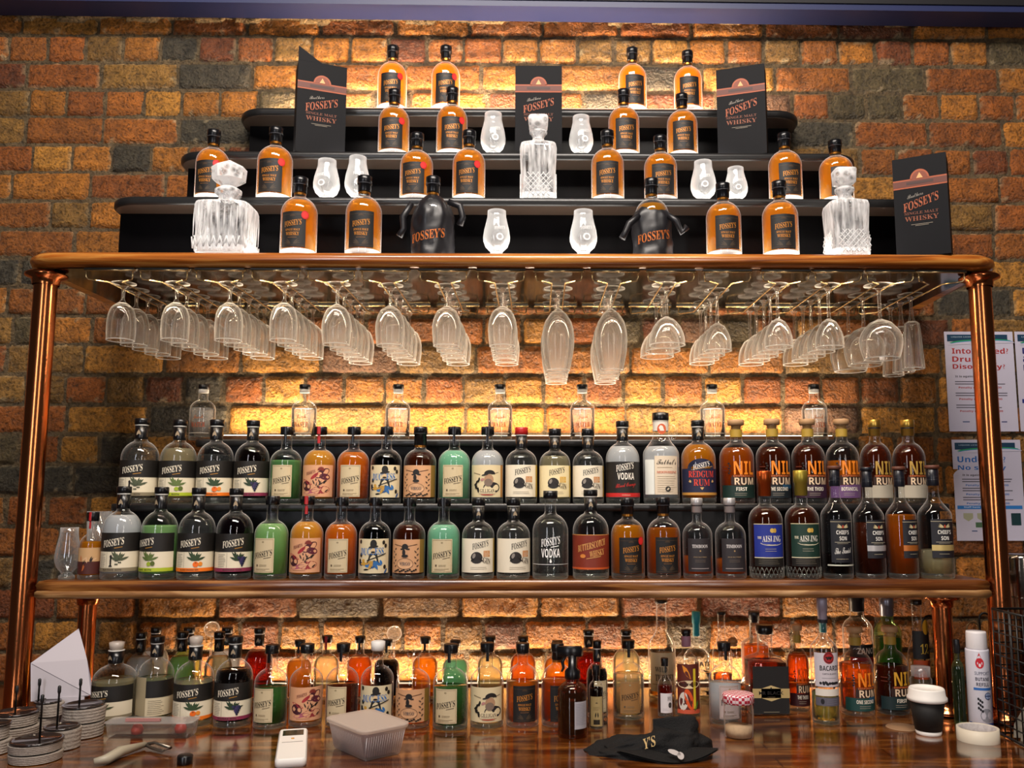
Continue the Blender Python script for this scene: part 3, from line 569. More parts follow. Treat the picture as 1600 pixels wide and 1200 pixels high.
        r = rn + .05; mb.add([(r * math.sin(.26 * math.cos(a) / r), -r * math.cos(.26 * math.cos(a) / r), zn - .55 + .3 * math.sin(a)) for a in [k * math.pi / 8 for k in range(16)]], [tuple(range(16))], 2)
    elif st == 'flat': mb.lathe([(rn + .03, zn - .1), (rn + .1, zn - .05), (rn + .1, H), (rn + .05, H + .01)], 20, 0)
    elif st == 'white': M_ = [P('white_plastic', 'e6e2dc', .45)]; mb.lathe([(rn + .03, zn - .1), (rn + .1, zn - .05), (rn + .1, H), (rn - .05, H + .05)], 20, 0)
    elif st == 'pink': M_ = [P('pink_seal', 'a8788a', .5), blk]; mb.lathe([(rn + .03, zn - .6), (rn + .06, zn - .55), (rn + .06, H)], 20, 0); mb.lathe([(rn + .07, zn), (rn + .08, H + .02)], 20, 1)
    elif st == 'ball': M_ = [P('wood_ball', '9c6a3c', .5, nz=.3), P('cork', 'b98d55', .8)]; mb.lathe([(rn, zn - .1), (rn + .1, zn), (.2, zn + .1), (.42, H - .2), (.42, H), (.2, H + .16), (.0001, H + .18)], 20, 0)
    elif st == 'spray':
        M_ = [blk]; mb.lathe([(rn + .04, zn - .2), (rn + .1, zn - .15), (rn + .1, zn + .35), (.3, zn + .6), (.28, zn + 1.5)], 20, 0)
        z = zn + 1.5; mb.slab([(-1.05, -.22), (.55, -.28), (.75, 0), (.55, .28), (-1.05, .22)], [(.06, z - .1), (0, z), (.02, z + .4), (.12, z + .62)], 0)
        mb.tube([(-.45, 0, z), (-.7, 0, z - .5), (-.62, 0, z - .95), (-.75, 0, z - 1.2)], [.1, .12, .1, .07], 8, 0)
    return mb.mesh('cap', M_) if st != 'open' else None
BC = {}
def cached(key, fn):
    if key not in BC: BC[key] = fn()
    return BC[key]
def interp(prof, z):
    for (r0, z0), (r1, z1) in zip(prof, prof[1:]):
        if z0 <= z <= z1 and z1 > z0: return r0 + (r1 - r0) * (z - z0) / (z1 - z0)
    return prof[-1][0]
def bottle(t, name, label, cat, x, y, z, R, zsc, liq, fill, cap, lab, rot=0, group=None, lit=False, glass=None):
    zb, h, rn, zn, H, sh = TY[t]; sq = 6 if t == 'Q' else (3.2 if t in ('B2', 'A2') else None); seg = 36 if R > .03 else 24
    if t == 'Q': seg = 40
    root = thing(name, label, cat, (x, y, z), rot, (R, R, R * zsc), group)
    g = glass or GL
    def gb():
        mb = MB(); o = outer(t); mb.lathe(o, seg, 0, sq=sq, cap=False)
        mb.lathe([(.0001, .02), (.86, .02)], seg, 1, sq=sq, cap=False)
        mb.lathe([(.0001, .02), (.9, .02), (.955, .1), (.955, .3), (.5, .34), (.0001, .3)], seg, 1, sq=sq, cap=False)
        if t == 'J': mb.tube([(.5 + .38 * math.cos(a), 0, 4.0 + .4 * math.sin(a)) for a in [math.radians(d) for d in range(-150, 175, 25)]], .09, 8, 0)
        if t == 'A':
            for k in range(24):
                a = 2 * math.pi * k / 24
                for s_ in (1, -1): mb.tube([(1.01 * math.cos(a + s_ * q * .26), 1.01 * math.sin(a + s_ * q * .26), .1 + q * .55) for q in (0, .5, 1)], .02, 4, 1)
        return mb.mesh('glass_body', [g, LITB if lit else THKB])
    link('glass_body', cached(('g', t, g.name, lit), gb), root)
    if liq:
        c, mk, tc = LIQ[liq]; lm = liquid('drink_' + liq, c, mk, tc)
        def lq():
            mb = MB(); o = [(r * .95, zz) for r, zz in outer(t)[3:]]; zt = fill * (zb + h * .9) if fill <= 1 else zn - .4
            pr = [(.0001, .32), (.5, .36), (.94, .32)]
            for r, zz in o:
                if zz < zt and zz > .4: pr.append((r, zz))
            pr += [(min(.95, interp([(.95, .3)] + o, zt)), zt), (.0001, zt)]
            return MB().lathe(pr, seg, 0, sq=sq, cap=False).mesh('drink', [lm])
        link('drink', cached(('l', t, liq, fill), lq), root)
    cm = cached(('c', t, cap), lambda: cap_mesh(t, cap))
    if cm: link({'cork': 'stopper', 'ball': 'stopper', 'spray': 'spray_head', 'jug': 'screw_cap'}.get(cap, 'cap'), cm, root)
    if lab:
        def lm_():
            L = Lab(); LB[lab](L)
            if t == 'Q':
                me = L.mesh('label', flat=True); me.transform(Matrix.Translation((0, -1.03, 0))); return me
            return L.mesh('label')
        link('label', cached(('lab', lab, t == 'Q'), lm_), root)
    return root
def put(row, t, name, label, cat, px0, px1, top, liq, fill, cap, lab, rot=0, group=None, lit=False, glass=None, base=None):
    """row = (Y, shelf height); pixel extents give width and height at that depth"""
    Y, z = row; cx = (px0 + px1) / 2
    if base is not None:
        _, Y = onz(cx, base, z); Y += (px1 - px0) / 2 * (Y + 2.7) / F * .98
    ym = (top + (base or 0)) / 2 if base else top + 80
    xa, _ = at(px0, ym, Y); xb, _ = at(px1, ym, Y); R = (xb - xa) / 2 * .962
    _, zt = at(cx, top, Y); H = TY[t][4]
    return bottle(t, name, label, cat, (xa + xb) / 2, Y, z, R, (zt - z) / (H * R), liq, fill, cap, lab, rot, group, lit, glass)
# ------------------------------------------------------------------ setting
def struct(name, o): o.name = name; return tag(o, kind='structure')
def brick_wall():
    rs = random.Random(11); mb_v = []; mb_f = []; tone = []
    pal = [((.38, .118, .014), 10), ((.46, .165, .018), 11), ((.32, .09, .011), 8), ((.18, .046, .009), 4), ((.52, .225, .03), 6), ((.27, .135, .026), 4), ((.12, .085, .035), 1.5), ((.06, .048, .028), 1.6), ((.2, .095, .045), .7)]
    tot = sum(w for _, w in pal)
    def pick():
        t = rs.uniform(0, tot)
        for c, w in pal:
            t -= w
            if t <= 0: break
        k = rs.uniform(.8, 1.2); return tuple(x * k for x in c)
    def patch(x0, x1, z0, z1, yb, cols, nx, nz, bulge, rag):
        o = len(mb_v); yo = rs.uniform(-.004, .003); seed = rs.uniform(0, 100); tilt = rs.uniform(-.004, .004)
        ctop = rs.uniform(-.003, .003)
        for j in range(nz + 1):
            for i in range(nx + 1):
                u = i / nx; w = j / nz; ex = min(u, 1 - u) * (x1 - x0); ez = min(w, 1 - w) * (z1 - z0); e = min(ex, ez)
                x = x0 + u * (x1 - x0); z = z0 + w * (z1 - z0)
                nn = noise.noise(Vector((x * 30 + seed, z * 30, 0))); n2 = noise.noise(Vector((x * 90, z * 90, seed)))
                rr = .0075 + .004 * nn * rag
                k = min(1, max(0, e / rr)); y = yb - bulge * math.sin(k * math.pi / 2) + yo * k + tilt * (u - .5) * 2 * k - .0022 * n2 - .003 * nn * k
                if e < 1e-6: x += .004 * nn * rag; z += .0035 * n2 * rag + ctop * (1 if w > .5 else 0)
                mb_v.append((x, y, z)); f = cols[0]
                if cols[1] and e < .007 + .01 * nn and n2 > -.05: f = tuple(a * .3 + b * .7 for a, b in zip(cols[0], (.46, .35, .19)))  # mortar smears; the cream also imitates brick edges lit from below
                tone.append((*f, 1))
        for j in range(nz):
            for i in range(nx):
                a = o + j * (nx + 1) + i; mb_f.append((a, a + 1, a + nx + 2, a + nx + 1))
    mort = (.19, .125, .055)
    XA, _ = at(600, 950, 0); L0, R0 = -2.5, 2.4
    for i in range(-3, 24):
        z0 = 2.966 - .0917 * i; st = i % 2 == 0; pitch = .2405 if st else .1215
        x = XA - math.ceil((XA - L0) / pitch) * pitch + (rs.uniform(-.03, .03) if i < 19 else 0) + (0 if st else .06)
        while x < R0:
            p = pitch * rs.uniform(.97, 1.03)
            if not st and rs.random() < .06: p *= 1.5
            jt = rs.uniform(.001, .005); g = rs.uniform(.002, .006)
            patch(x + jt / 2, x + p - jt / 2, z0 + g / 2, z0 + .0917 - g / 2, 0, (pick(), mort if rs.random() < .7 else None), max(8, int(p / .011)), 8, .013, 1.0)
            x += p
    o = len(mb_v); nx, nz = 420, 210
    for j in range(nz + 1):
        for i in range(nx + 1):
            x = L0 + (R0 - L0) * i / nx; z = .86 + (3.25 - .86) * j / nz
            n1 = noise.noise(Vector((x * 14, z * 14, 3))); n2 = noise.noise(Vector((x * 70, z * 70, 9)))
            y = -.004 - .004 * n1 - .003 * n2
            if z > 3.012 + .014 * noise.noise(Vector((x * 9, 0, 5))): y = -.02 - .006 * n1
            mb_v.append((x, y, z)); k = .75 + .35 * n1
            if y < -.0125 and z > 3: k *= 3.2
            tone.append((mort[0] * k, mort[1] * k, mort[2] * k, 1))
    for j in range(nz):
        for i in range(nx):
            a = o + j * (nx + 1) + i; mb_f.append((a, a + 1, a + nx + 2, a + nx + 1))
    me = bpy.data.meshes.new('wall_back'); me.from_pydata(mb_v, [], mb_f); me.materials.append(brickmat('weathered_brick'))
    ca = me.color_attributes.new('tone', 'FLOAT_COLOR', 'POINT'); ca.data.foreach_set('color', [c for t in tone for c in t])
    me.polygons.foreach_set('use_smooth', [True] * len(me.polygons)); me.update()
    struct('wall_back', link('wall_back', me))
brick_wall()
navy = P('navy_paint_lit', '232b52', .45); dark = P('dark_paint', '0a0a12', .6)  # navy strip brighter than the beam above, imitating its lit lower edge
xl, zl = at(-150, 14, -.06); xr, zr = at(1750, 37, -.06)
mb = MB()
for mi, y0, y1, dz in ((0, -.12, -.03, 0), (1, -.125, -.03, .02)):
    vs = [(x * 1.0, y, z + d) for d in (dz, .3) for y in (y0, y1) for x, z in ((xl, zl), (xr, zr))]
    mb.add(vs, [(0, 2, 3, 1), (4, 5, 7, 6), (0, 1, 5, 4), (2, 6, 7, 3), (0, 4, 6, 2), (1, 3, 7, 5)], mi, False)
struct('trim_ceiling', mb.build('trim_ceiling', [navy, dark]))
struct('floor', MB().box(-3, 3, -4.5, .3, -.05, 0).build('floor', [P('dark_floor', '2a2420', .5, nz=.2)]))
# ------------------------------------------------------------------ shelving
ZC, ZL, ZT = .95, 1.292, 2.102
oak = woodmat('varnished_shelf_wood', ('5a2a0c', 'a65c1e', 'd89c4c'), .28, .6, (1.0, 22, 22))
oakdk = woodmat('counter_wood', ('2c1407', '683612', 'a86c30'), .14, .9, (1.4, 12, 12), planks=1)
lacq = P('black_lacquer', '060506', .3, spec=.12, nz=.2)
bunder = P('board_underside_lit', '5a4c42', .3, coat=.2, nz=.3, nscale=7)  # greyer than the boards, imitating light and brick reflected from beneath
lacqu = P('black_painted_board', '1d1c1c', .32, nz=.3, nscale=8)
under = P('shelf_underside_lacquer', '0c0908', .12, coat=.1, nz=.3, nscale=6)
copper = P('copper_tube', 'd27c4a', .19, 1.0, nz=.16, nscale=9, bump=.1, bscale=14)
brass = P('gilt_wire', 'd9be8c', .25, .9)
bc = thing('back_counter', 'glossy planked wooden back counter running along the brick wall', 'counter', (0, 0, 0))
MB().slab([(-2.2, -1.15), (2.1, -1.15), (2.1, -.012), (-2.2, -.012)], [(.01, ZC - .045), (0, ZC - .035), (0, ZC - .008), (.008, ZC)], 0).build('counter_top', [oakdk], bc)
MB().box(-2.15, 2.05, -1.08, -.03, .0, ZC - .046).build('cabinet_body', [P('cabinet_black', '16120f', .5, nz=.2)], bc)
# counter reaches a little under the bricks
# top shelf
x0, _ = at(42, 395, -.5); x1, _ = at(1560, 410, -.5)
ts = thing('bar_shelf', 'varnished wooden top shelf with rounded ends carried on two tall copper pipes', 'shelf', ((x0 + x1) / 2, -.27, ZT)); hw = (x1 - x0) / 2
MB().slab(rrect(-hw, hw, -.28, .255, .09, 8), [(.03, -.034), (.006, -.03), (0, -.018), (.002, -.008), (.014, 0)], 0, 0).build('shelf_board', [oak], ts)
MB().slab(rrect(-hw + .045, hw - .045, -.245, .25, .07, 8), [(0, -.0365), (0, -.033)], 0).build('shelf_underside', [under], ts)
# stepped display
def tier(name, label, ytop, rx0, rx1, yf, yr, zb, zt, px0, px1):
    t = thing(name, label, 'display riser', (0, 0, zb)); bx0, _ = at(px0, ytop, yf); bx1, _ = at(px1, ytop, yf)
    a, _ = at(rx0, ytop + 50, yr); b, _ = at(rx1, ytop + 50, yr)
    MB().box(a, b, yr, -.022, 0, zt - zb - .022).build('riser_panel', [lacq], t)
    MB().slab(rrect(bx0 + .006, bx1 - .006, yf + .006, -.024, .08, 8), [(0, zt - zb - .0228), (0, zt - zb - .0222)], 0).build('board_underside_lit', [bunder], t)
    ob = MB().slab(rrect(bx0, bx1, yf, -.022, .085, 8), [(.006, zt - zb - .022), (0, zt - zb - .017), (0, zt - zb - .004), (.004, zt - zb)], 0, 0)
    ob.build('board', [lacqu], t)
    return bx0, bx1
Z1, Z2, Z3 = 2.295, 2.475, 2.662
T1 = tier('display_step', 'lowest and widest black step of the stepped whisky display', 307, 187, 1428, -.40, -.32, ZT, Z1, 160, 1456)
T2 = tier('display_step', 'middle black step of the stepped whisky display', 237, 293, 1288, -.27, -.19, Z1, Z2, 268, 1348)
T3 = tier('display_step', 'topmost and shortest black step of the stepped whisky display', 170, 390, 1232, -.145, -.06, Z2, Z3, 365, 1257)
# lower shelf
x0, _ = at(61, 905, -.49); x1, _ = at(1543, 905, -.49)
ls = thing('bar_shelf', 'live-edged wooden lower shelf between the copper pipes, crowded with spirit bottles', 'shelf', ((x0 + x1) / 2, -.26, ZL)); hl = (x1 - x0) / 2
pts = []
n = 60
for i in range(n + 1): pts.append((-hl + 2 * hl * i / n, -.245 + .006 * noise.noise(Vector((i * .25, 0, 1)))))
pts += [(hl, .235), (-hl, .235)]
MB().slab(pts, [(.012, -.042), (.0, -.03), (.004, -.016), (0, -.01), (.008, 0)], 0).build('shelf_board', [woodmat('live_edge_wood', ('2e1307', '62320f', 'a06a34'), .3, .3, (1.3, 26, 26))], ls)
MB().slab([(a, b - .003) if i <= n else (a, b) for i, (a, b) in enumerate(pts)], [(.010, -.0425), (.0, -.036), (.001, -.026), (.006, -.023)], 0).build('sapwood_edge', [woodmat('pale_sapwood', ('5a3418', '8c6034', 'b89060'), .45, .2, (2.2, 20, 20))], ls)
def tier2(label, ytop, yf, yr, zb, zt, px0, px1, rail=False):
    t = thing('bottle_riser', label, 'bottle riser', (0, 0, zb)); bx0, _ = at(px0, ytop, yf); bx1, _ = at(px1, ytop, yf)
    MB().box(bx0 + .03, bx1 - .03, yr, -.024, 0, zt - zb - .02).build('riser_panel', [lacq], t)
    MB().slab(rrect(bx0, bx1, yf, -.024, .03, 5), [(.004, zt - zb - .02), (0, zt - zb - .016), (0, zt - zb - .003), (.003, zt - zb)], 0).build('board', [lacqu], t)
    return bx0, bx1, t
ZA, ZB = 1.477, 1.652
A_ = tier2('long black riser that lifts the second row of bottles on the lower shelf', 787, -.388, -.372, ZL, ZA, 167, 1490)
B_ = tier2('upper black riser against the wall carrying the small water bottles', 688, -.262, -.25, ZA, ZB, 300, 1347)
# light strips
def strip(label, x0, x1, y, z, w, h, e, power=None, col=WARM, tilt=(0, .25, 1)):
    t = thing('light_strip', label, 'light strip', ((x0 + x1) / 2, y, z)); hx = (x1 - x0) / 2
    MB().box(-hx, hx, -w / 2 - .003, w / 2 + .003, 0, h).build('channel', [P('aluminium_channel', '7a4c26', .45, .3)], t)
    MB().box(-hx + .004, hx - .004, -w / 2, w / 2, h, h + .0015).build('diffuser', [emis('strip_glow_%d' % int(e * 10) + ('w' if col[2] < .5 else 'c'), col, e)], t)
    if power:
        l = area('strip_light', ((x0 + x1) / 2, y, z + h + .003), ((x0 + x1) / 2 + tilt[0], y + tilt[1], z + tilt[2]), x1 - x0, w, power, col)
        l.data.cycles.is_portal = False
COOL = (1, .93, .84); WARM2 = (1, .72, .47)
xa, _ = at(560, 165, -.03); xb, _ = at(1130, 165, -.03)
strip('warm light strip along the wall on the topmost black step', T3[0] + .1, T3[1] - .1, -.042, Z3, .018, .008, 9, 16, WARM2, (0, .12, 1))
strip('warm light strip behind the small water bottles', B_[0] + .02, B_[1] - .02, -.075, ZB, .022, .021, 9, 12, (1, .78, .55), (0, .12, 1))
strip('warm light strip along the wall at the back of the counter', -1.02, 1.0, -.04, ZC, .014, .006, 1.3, 11, WARM2, (0, .1, 1))
for lab_, x0_, x1_, y_, z_ in (('cool light strip under the bottles on the wooden top shelf', T1[0] + .12, T1[1] - .16, -.475, ZT), ('cool light strip under the bottles on the lowest black step', T1[0] + .14, T1[1] - .14, -.335, Z1),
                           ('cool light strip under the bottles on the middle black step', T2[0] + .27, T2[1] - .27, -.205, Z2), ('cool light strip under the four highest whisky bottles', T3[0] + .33, T3[1] - .25, -.1, Z3)):
    strip(lab_, x0_, x1_, y_, z_, .075, .003, 10, None, COOL)
area('underlip_fill', (-.06, -.5, ZT - .056), (-.06, -.22, ZT - .36), 2.1, .015, 9, SOFT)  # fill without a fixture, added to brighten the hanging glasses
# copper pipes
def pipe(label, px, py, Y, r, ztop, base=True, cat='copper pipe'):
    x, _ = at(px, py, Y); t = thing('copper_pipe', label, cat, (x, Y, ZC)); H = ztop - ZC
    MB().lathe([(r, 0), (r, H - .02), (r, H)], 32, 0, cap=False).build('tube', [copper], t)
    for nm, z in (('top_flange', H - .034), ('base_flange', 0)):
        up = nm == 'top_flange'
        pr = [(r, 0), (r + .012, .0), (r + .022, .006), (r + .022, .012), (r + .006, .018), (r + .004, .034)]
        if up: pr = [(a, .034 - b) for a, b in pr[::-1]]
        MB().lathe(pr, 32, 0, (0, 0, z), cap=False).build(nm, [copper], t)
    if up and r > .025:
        MB().lathe([(r, 0), (r + .004, .004), (r + .004, .02), (r, .024)], 32, 0, (0, 0, H - .075), cap=False).build('collar', [copper], t)
pipe('tall copper pipe under the shelf end by the coaster stacks', 71, 454, -.475, .0275, ZT - .0365)
pipe('tall copper pipe in front of the notices', 1532, 470, -.475, .0275, ZT - .0365)
pipe('short copper pipe under the lower shelf behind the folded white paper', 134, 1000, -.33, .022, ZL - .042)
pipe('short copper pipe under the lower shelf behind the coffee cup', 1474, 1000, -.40, .024, ZL - .042)
# ------------------------------------------------------------------ hanging glass racks and glasses
ORD = ['first', 'second', 'third', 'fourth', 'fifth', 'sixth', 'seventh', 'eighth', 'ninth', 'tenth', 'eleventh', 'twelfth', 'thirteenth', 'fourteenth', 'fifteenth', 'sixteenth']
WG = edgelit_glass('hanging_glass')
def stem_mesh(kind):
    mb = MB(); ribs = kind == 'flute'
    # profile hanging upside down, foot at z=0, rim at -H  (r, z)
    K = {'tumbler': (.031, .052, .098, [(.012, 0), (.027, .012), (.034, .034), (.0355, .06), (.034, .098)]),
         'white': (.033, .055, .105, [(.008, 0), (.026, .012), (.036, .036), (.039, .06), (.034, .105)]),
         'tulip': (.038, .055, .165, [(.006, 0), (.02, .012), (.036, .035), (.0435, .07), (.042, .11), (.033, .15), (.031, .165)]),
         'wide': (.037, .085, .075, [(.006, 0), (.02, .008), (.036, .026), (.046, .052), (.047, .075)]),
         'goblet': (.033, .09, .075, [(.006, 0), (.018, .008), (.03, .028), (.0365, .052), (.036, .075)]),
         'balloon': (.038, .09, .105, [(.006, 0), (.028, .01), (.05, .034), (.056, .06), (.05, .088), (.044, .105)]),
         'flute': (.034, .075, .13, [(.012, 0), (.019, .006), (.021, .03), (.024, .08), (.0275, .13)])}[kind]
    fr, sl, bl, bp = K
    mb.lathe([(.0001, .004), (fr * .5, .004), (fr, .001), (fr, -.001), (fr * .35, -.004), (.009, -.008), (.0045, -.016)], 28, 0, cap=False)
    mb.lathe([(.0045, -.016), (.0038, -.03), (.0038 if kind != 'flute' else .006, -sl * .8), (bp[0][0] * .8, -sl)], 14, 0, cap=False)
    seg = 28; fine = []
    for (r0, z0), (r1, z1) in zip(bp, bp[1:]):
        for q in range(3): f = q / 3; fine.append((r0 + (r1 - r0) * f, z0 + (z1 - z0) * f))
    fine.append(bp[-1])
    # round off
    for _ in range(2): fine = [fine[0]] + [((a[0] + 2 * b[0] + c[0]) / 4, b[1]) for a, b, c in zip(fine, fine[1:], fine[2:])] + [fine[-1]]
    out_ = [(r, -sl - z) for r, z in fine]
    inn = [(r - .0013, -sl - z - (.004 if i < 2 else 0)) for i, (r, z) in enumerate(fine)]
    prof = [(.0001, -sl)] + out_ + [(out_[-1][0] - .0006, out_[-1][1] - .0008)] + inn[::-1][:-1]
    if ribs:
        vs = []; fs = []; n = len(prof); seg = 40
        for r, z in prof:
            for k in range(seg): a = 2 * math.pi * k / seg; rr = r * (1 + .07 * math.cos(10 * a)); vs.append((rr * math.cos(a), rr * math.sin(a), z))
        for i in range(n - 1):
            for k in range(seg): fs.append((i * seg + k, i * seg + (k + 1) % seg, (i + 1) * seg + (k + 1) % seg, (i + 1) * seg + k))
        mb.add(vs, fs, 0)
    else: mb.lathe(prof, seg, 0, cap=False)
    mb.lathe([(out_[-1][0] + .0005, out_[-1][1] + .0012), (out_[-1][0] + .0006, out_[-1][1] - .0005), (out_[-1][0] - .0016, out_[-1][1] - .0005), (out_[-1][0] - .0015, out_[-1][1] + .0012)], 28, 1, cap=False)
    return mb.mesh('stem_glass', [WG, glassmat('glass_rim', rim=.3, body=.45, rimcol=(1, 1, 1))])  # mouth ring whitened to imitate light caught on the rim
SG = {}
racks = [(172, 'tumbler', 5, 0), (257, 'tumbler', 5, 0), (344, 'tumbler', 5, 0), (431, 'tumbler', 5, 0), (518, 'white', 5, 0), (602, 'white', 5, .015), (693, 'white', 5, .02), (783, 'white', 5, .02),
         (873, 'tulip', 4, .045), (961, 'tulip', 4, .045), (1048, 'wide', 3, .0), (1136, 'goblet', 4, .06), (1227, 'goblet', 5, .0), (1309, 'goblet', 5, .0), (1390, 'balloon', 3, .0), (1470, 'flute', 3, .11)]
_, zrail = at(640, 437, -.52); ZU = ZT - .0368
KN = {'tumbler': 'stemmed tumbler', 'white': 'small wine glass', 'tulip': 'tall tulip glass', 'wide': 'wide wine glass', 'goblet': 'small goblet', 'balloon': 'large balloon glass', 'flute': 'ribbed flute'}
for i, (px, kind, n_, off) in enumerate(racks):
    x, _ = at(px, 413, -.52); side = i < 8
    where = f"{ORD[i]} rack from the pipe beside coaster stacks" if side else f"{ORD[15 - i]} rack from the pipe before notices"
    rk = thing('glass_rack', f'gilt wire {"stemware" if side else "glass"} rack, {where.replace(" rack", "")}', 'glass rack', (x, -.52, ZU), group='wire glass racks under the top shelf')
    wr = .0021; zs = zrail - ZU; hw_ = .058; sl_ = .0175
    for y0, front in ((0, True), (.42, False)):
        mb = MB(); mb.tube([(-hw_ - .006, y0, -.004), (hw_ + .006, y0, -.004)], .003, 6, 0)
        mb.box(-hw_ - .004, hw_ + .004, y0 - .005, y0 + .005, -.003, 0, 1)
        mb.build('cross_bar', [brass, P('dark_bracket', '151210', .4)], rk)
    for s_ in (-1, 1):
        MB().tube([(s_ * hw_, 0, -.003), (s_ * hw_, 0, zs + .006), (s_ * (hw_ - .003), .004, zs), (s_ * sl_, .035, zs), (s_ * sl_, .385, zs), (s_ * (hw_ - .003), .416, zs), (s_ * hw_, .42, zs + .006), (s_ * hw_, .42, -.003)], wr, 6).build('rail', [brass], rk)
    if kind not in SG: SG[kind] = stem_mesh(kind)
    fr = {'tumbler': .031, 'white': .033, 'tulip': .038, 'wide': .037, 'goblet': .033, 'balloon': .038, 'flute': .034}[kind]
    br = {'tumbler': .0355, 'white': .039, 'tulip': .0435, 'wide': .047, 'goblet': .0365, 'balloon': .056, 'flute': .028}[kind]
    step = max(.066, 2 * br + .003, 2 * fr + .002)
    if False: pass
    for j in range(n_):
        y = -.44 + off + j * step
        if y > -.015 - br: break
        o = link('stem_glass', SG[kind], None, (x + random.uniform(-.002, .002), y, zrail + wr + .005)); o.rotation_euler = (random.uniform(-.008, .008), random.uniform(-.008, .008), random.uniform(0, 3))
        tag(o, f'{KN[kind]} hanging {ORD[j]} from the front, {where}', 'wine glass' if kind != 'tumbler' else 'glass', 'glasses hanging upside down under the top shelf')
# ------------------------------------------------------------------ spirit display on the steps
RW = (-.475, ZT + .0045); R1 = (-.335, Z1 + .0045); R2 = (-.205, Z2 + .0045); R3 = (-.1, Z3 + .0045)
g = 'single malt bottles on the stepped display'
def wh(row, x0, x1, top, label, seal=True, fill=.93):
    put(row, 'W', 'whisky_bottle', label, 'bottle', x0, x1, top, 'whisky', fill, 'whs', 'whisky' if seal else 'whiskyplain', random.uniform(-.12, .12), g, lit=True)
B3L = 'whisky bottle with black label on the topmost black step, '
wh(R3, 589, 636, 73, 'red-sealed ' + B3L + 'beside the torn box'); wh(R3, 673, 719, 73, 'red-sealed ' + B3L + 'inner one of its pair')
wh(R3, 966, 1011, 76, 'sealless ' + B3L + 'inner one of its pair', False); wh(R3, 1053, 1098, 81, 'sealless ' + B3L + 'beside a black gift box', False)
wh(R2, 590, 640, 141, 'red-sealed whisky bottle on the middle step, closer to the torn box'); wh(R2, 681, 731, 138, 'red-sealed whisky bottle on the middle step, next to a tasting glass')
wh(R2, 950, 1000, 141, 'whisky bottle without seal on the middle step, next to a tasting glass', False); wh(R2, 1042, 1091, 148, 'whisky bottle without seal on the middle step, next to a gift box', False)
wh(R1, 305, 357, 204, 'whisky bottle on the lowest black step, half behind the largest decanter stopper'); wh(R1, 401, 457, 200, 'red-sealed whisky bottle on the lowest black step, under the torn box')
wh(R1, 624, 677, 209, 'red-sealed whisky bottle on the lowest black step, above a cloth-bagged bottle'); wh(R1, 706, 759, 205, 'red-sealed whisky bottle on the lowest black step, beside the centre decanter')
wh(R1, 923, 976, 205, 'sealless whisky bottle on the lowest black step, beside the centre decanter', False); wh(R1, 1006, 1059, 213, 'sealless whisky bottle on the lowest black step, above a cloth-bagged bottle', False)
wh(R1, 1201, 1254, 209, 'sealless whisky bottle on the lowest black step, beside a pair of tasting glasses', False); wh(R1, 1281, 1334, 220, 'sealless whisky bottle behind the decanter by the big gift box', False)
wh(RW, 438, 496, 278, 'red-sealed whisky bottle on the wooden top shelf, next to the largest decanter'); wh(RW, 539, 597, 276, 'whisky bottle on the wooden top shelf, between another whisky and a bagged bottle', False)
wh(RW, 1103, 1159, 287, 'sealless whisky bottle on the wooden top shelf, next to a bagged bottle', False); wh(RW, 1191, 1248, 284, 'sealless whisky bottle on the wooden top shelf, next to a decanter', False)
# tasting glasses
TG = glassmat('tasting_glass', rim=.8, body=.22, power=1.6, rimcol=(1, 1, 1), base=.05)  # whitened to imitate glow from the strip; the clear copy has none
TGC = glassmat('tasting_glass_clear', rim=.6, body=.04, power=1.8, rimcol=(1, 1, 1), base=.05)
def tasting(row, x0, x1, top, label, lit=True):
    Y, z = row; xa, _ = at(x0, top + 30, Y); xb, _ = at(x1, top + 30, Y); R = (xb - xa) / 2; x = (xa + xb) / 2; _, zt = at((x0 + x1) / 2, top, Y); H = (zt - z) / R
    t = thing('tasting_glass', label, 'tasting glass', (x, Y, z), random.uniform(-.3, .3), (R, R, R * H / 3.4), 'stemless tulip tasting glasses')
    def mk():
        pr = [(.5, 0), (.62, .04), (.62, .2), (.42, .36), (.5, .5), (.82, .8), (.98, 1.2), (1, 1.5), (.93, 2.0), (.8, 2.5), (.7, 2.95), (.68, 3.4)]
        return MB().lathe(pr + [(r - .04, z_ + (.1 if i > 8 else 0)) for i, (r, z_) in enumerate(pr[::-1]) if z_ > .7], 32, 0, cap=False).lathe([(.0001, .02), (.6, .02), (.6, .2), (.35, .42), (.0001, .45)], 32, 1, cap=False).mesh('bowl', [TG if lit else TGC, LITB if lit else THKB])
    link('bowl', cached(('tg', lit), mk), t)
    def em():
        L = Lab(); L.txt("FOSSEY'S", 0, 1.95, .8, .24, 'f2f2f2', 'serif', 0, .1); L.ell(0, 1.3, .28, .26, 'f2f2f2', 0); L.ell(0, 1.3, .16, .15, 'a8a8a8', 1); return L.mesh('etched_emblem')
    if lit: link('etched_emblem', cached('tge', em), t)
tasting(R2, 751, 790, 178, 'tasting glass on the middle step between a whisky bottle and the centre box'); tasting(R2, 889, 927, 183, 'tasting glass on the middle step, beside the centre box and a sealless whisky')
tasting(R1, 490, 531, 251, 'tasting glass on the lowest black step, beside the red-sealed bottle under the torn box'); tasting(R1, 539, 578, 246, 'tasting glass on the lowest black step, partly behind a whisky cap')
tasting(R1, 1079, 1119, 253, 'tasting glass on the lowest black step, taller-looking one near the bagged bottle'); tasting(R1, 1132, 1168, 263, 'tasting glass on the lowest black step, behind a whisky cap near the lone whisky')
tasting(RW, 755, 797, 330, 'tasting glass on the wooden top shelf, below a red-sealed whisky'); tasting(RW, 890, 933, 330, 'tasting glass on the wooden top shelf, below a sealless whisky')
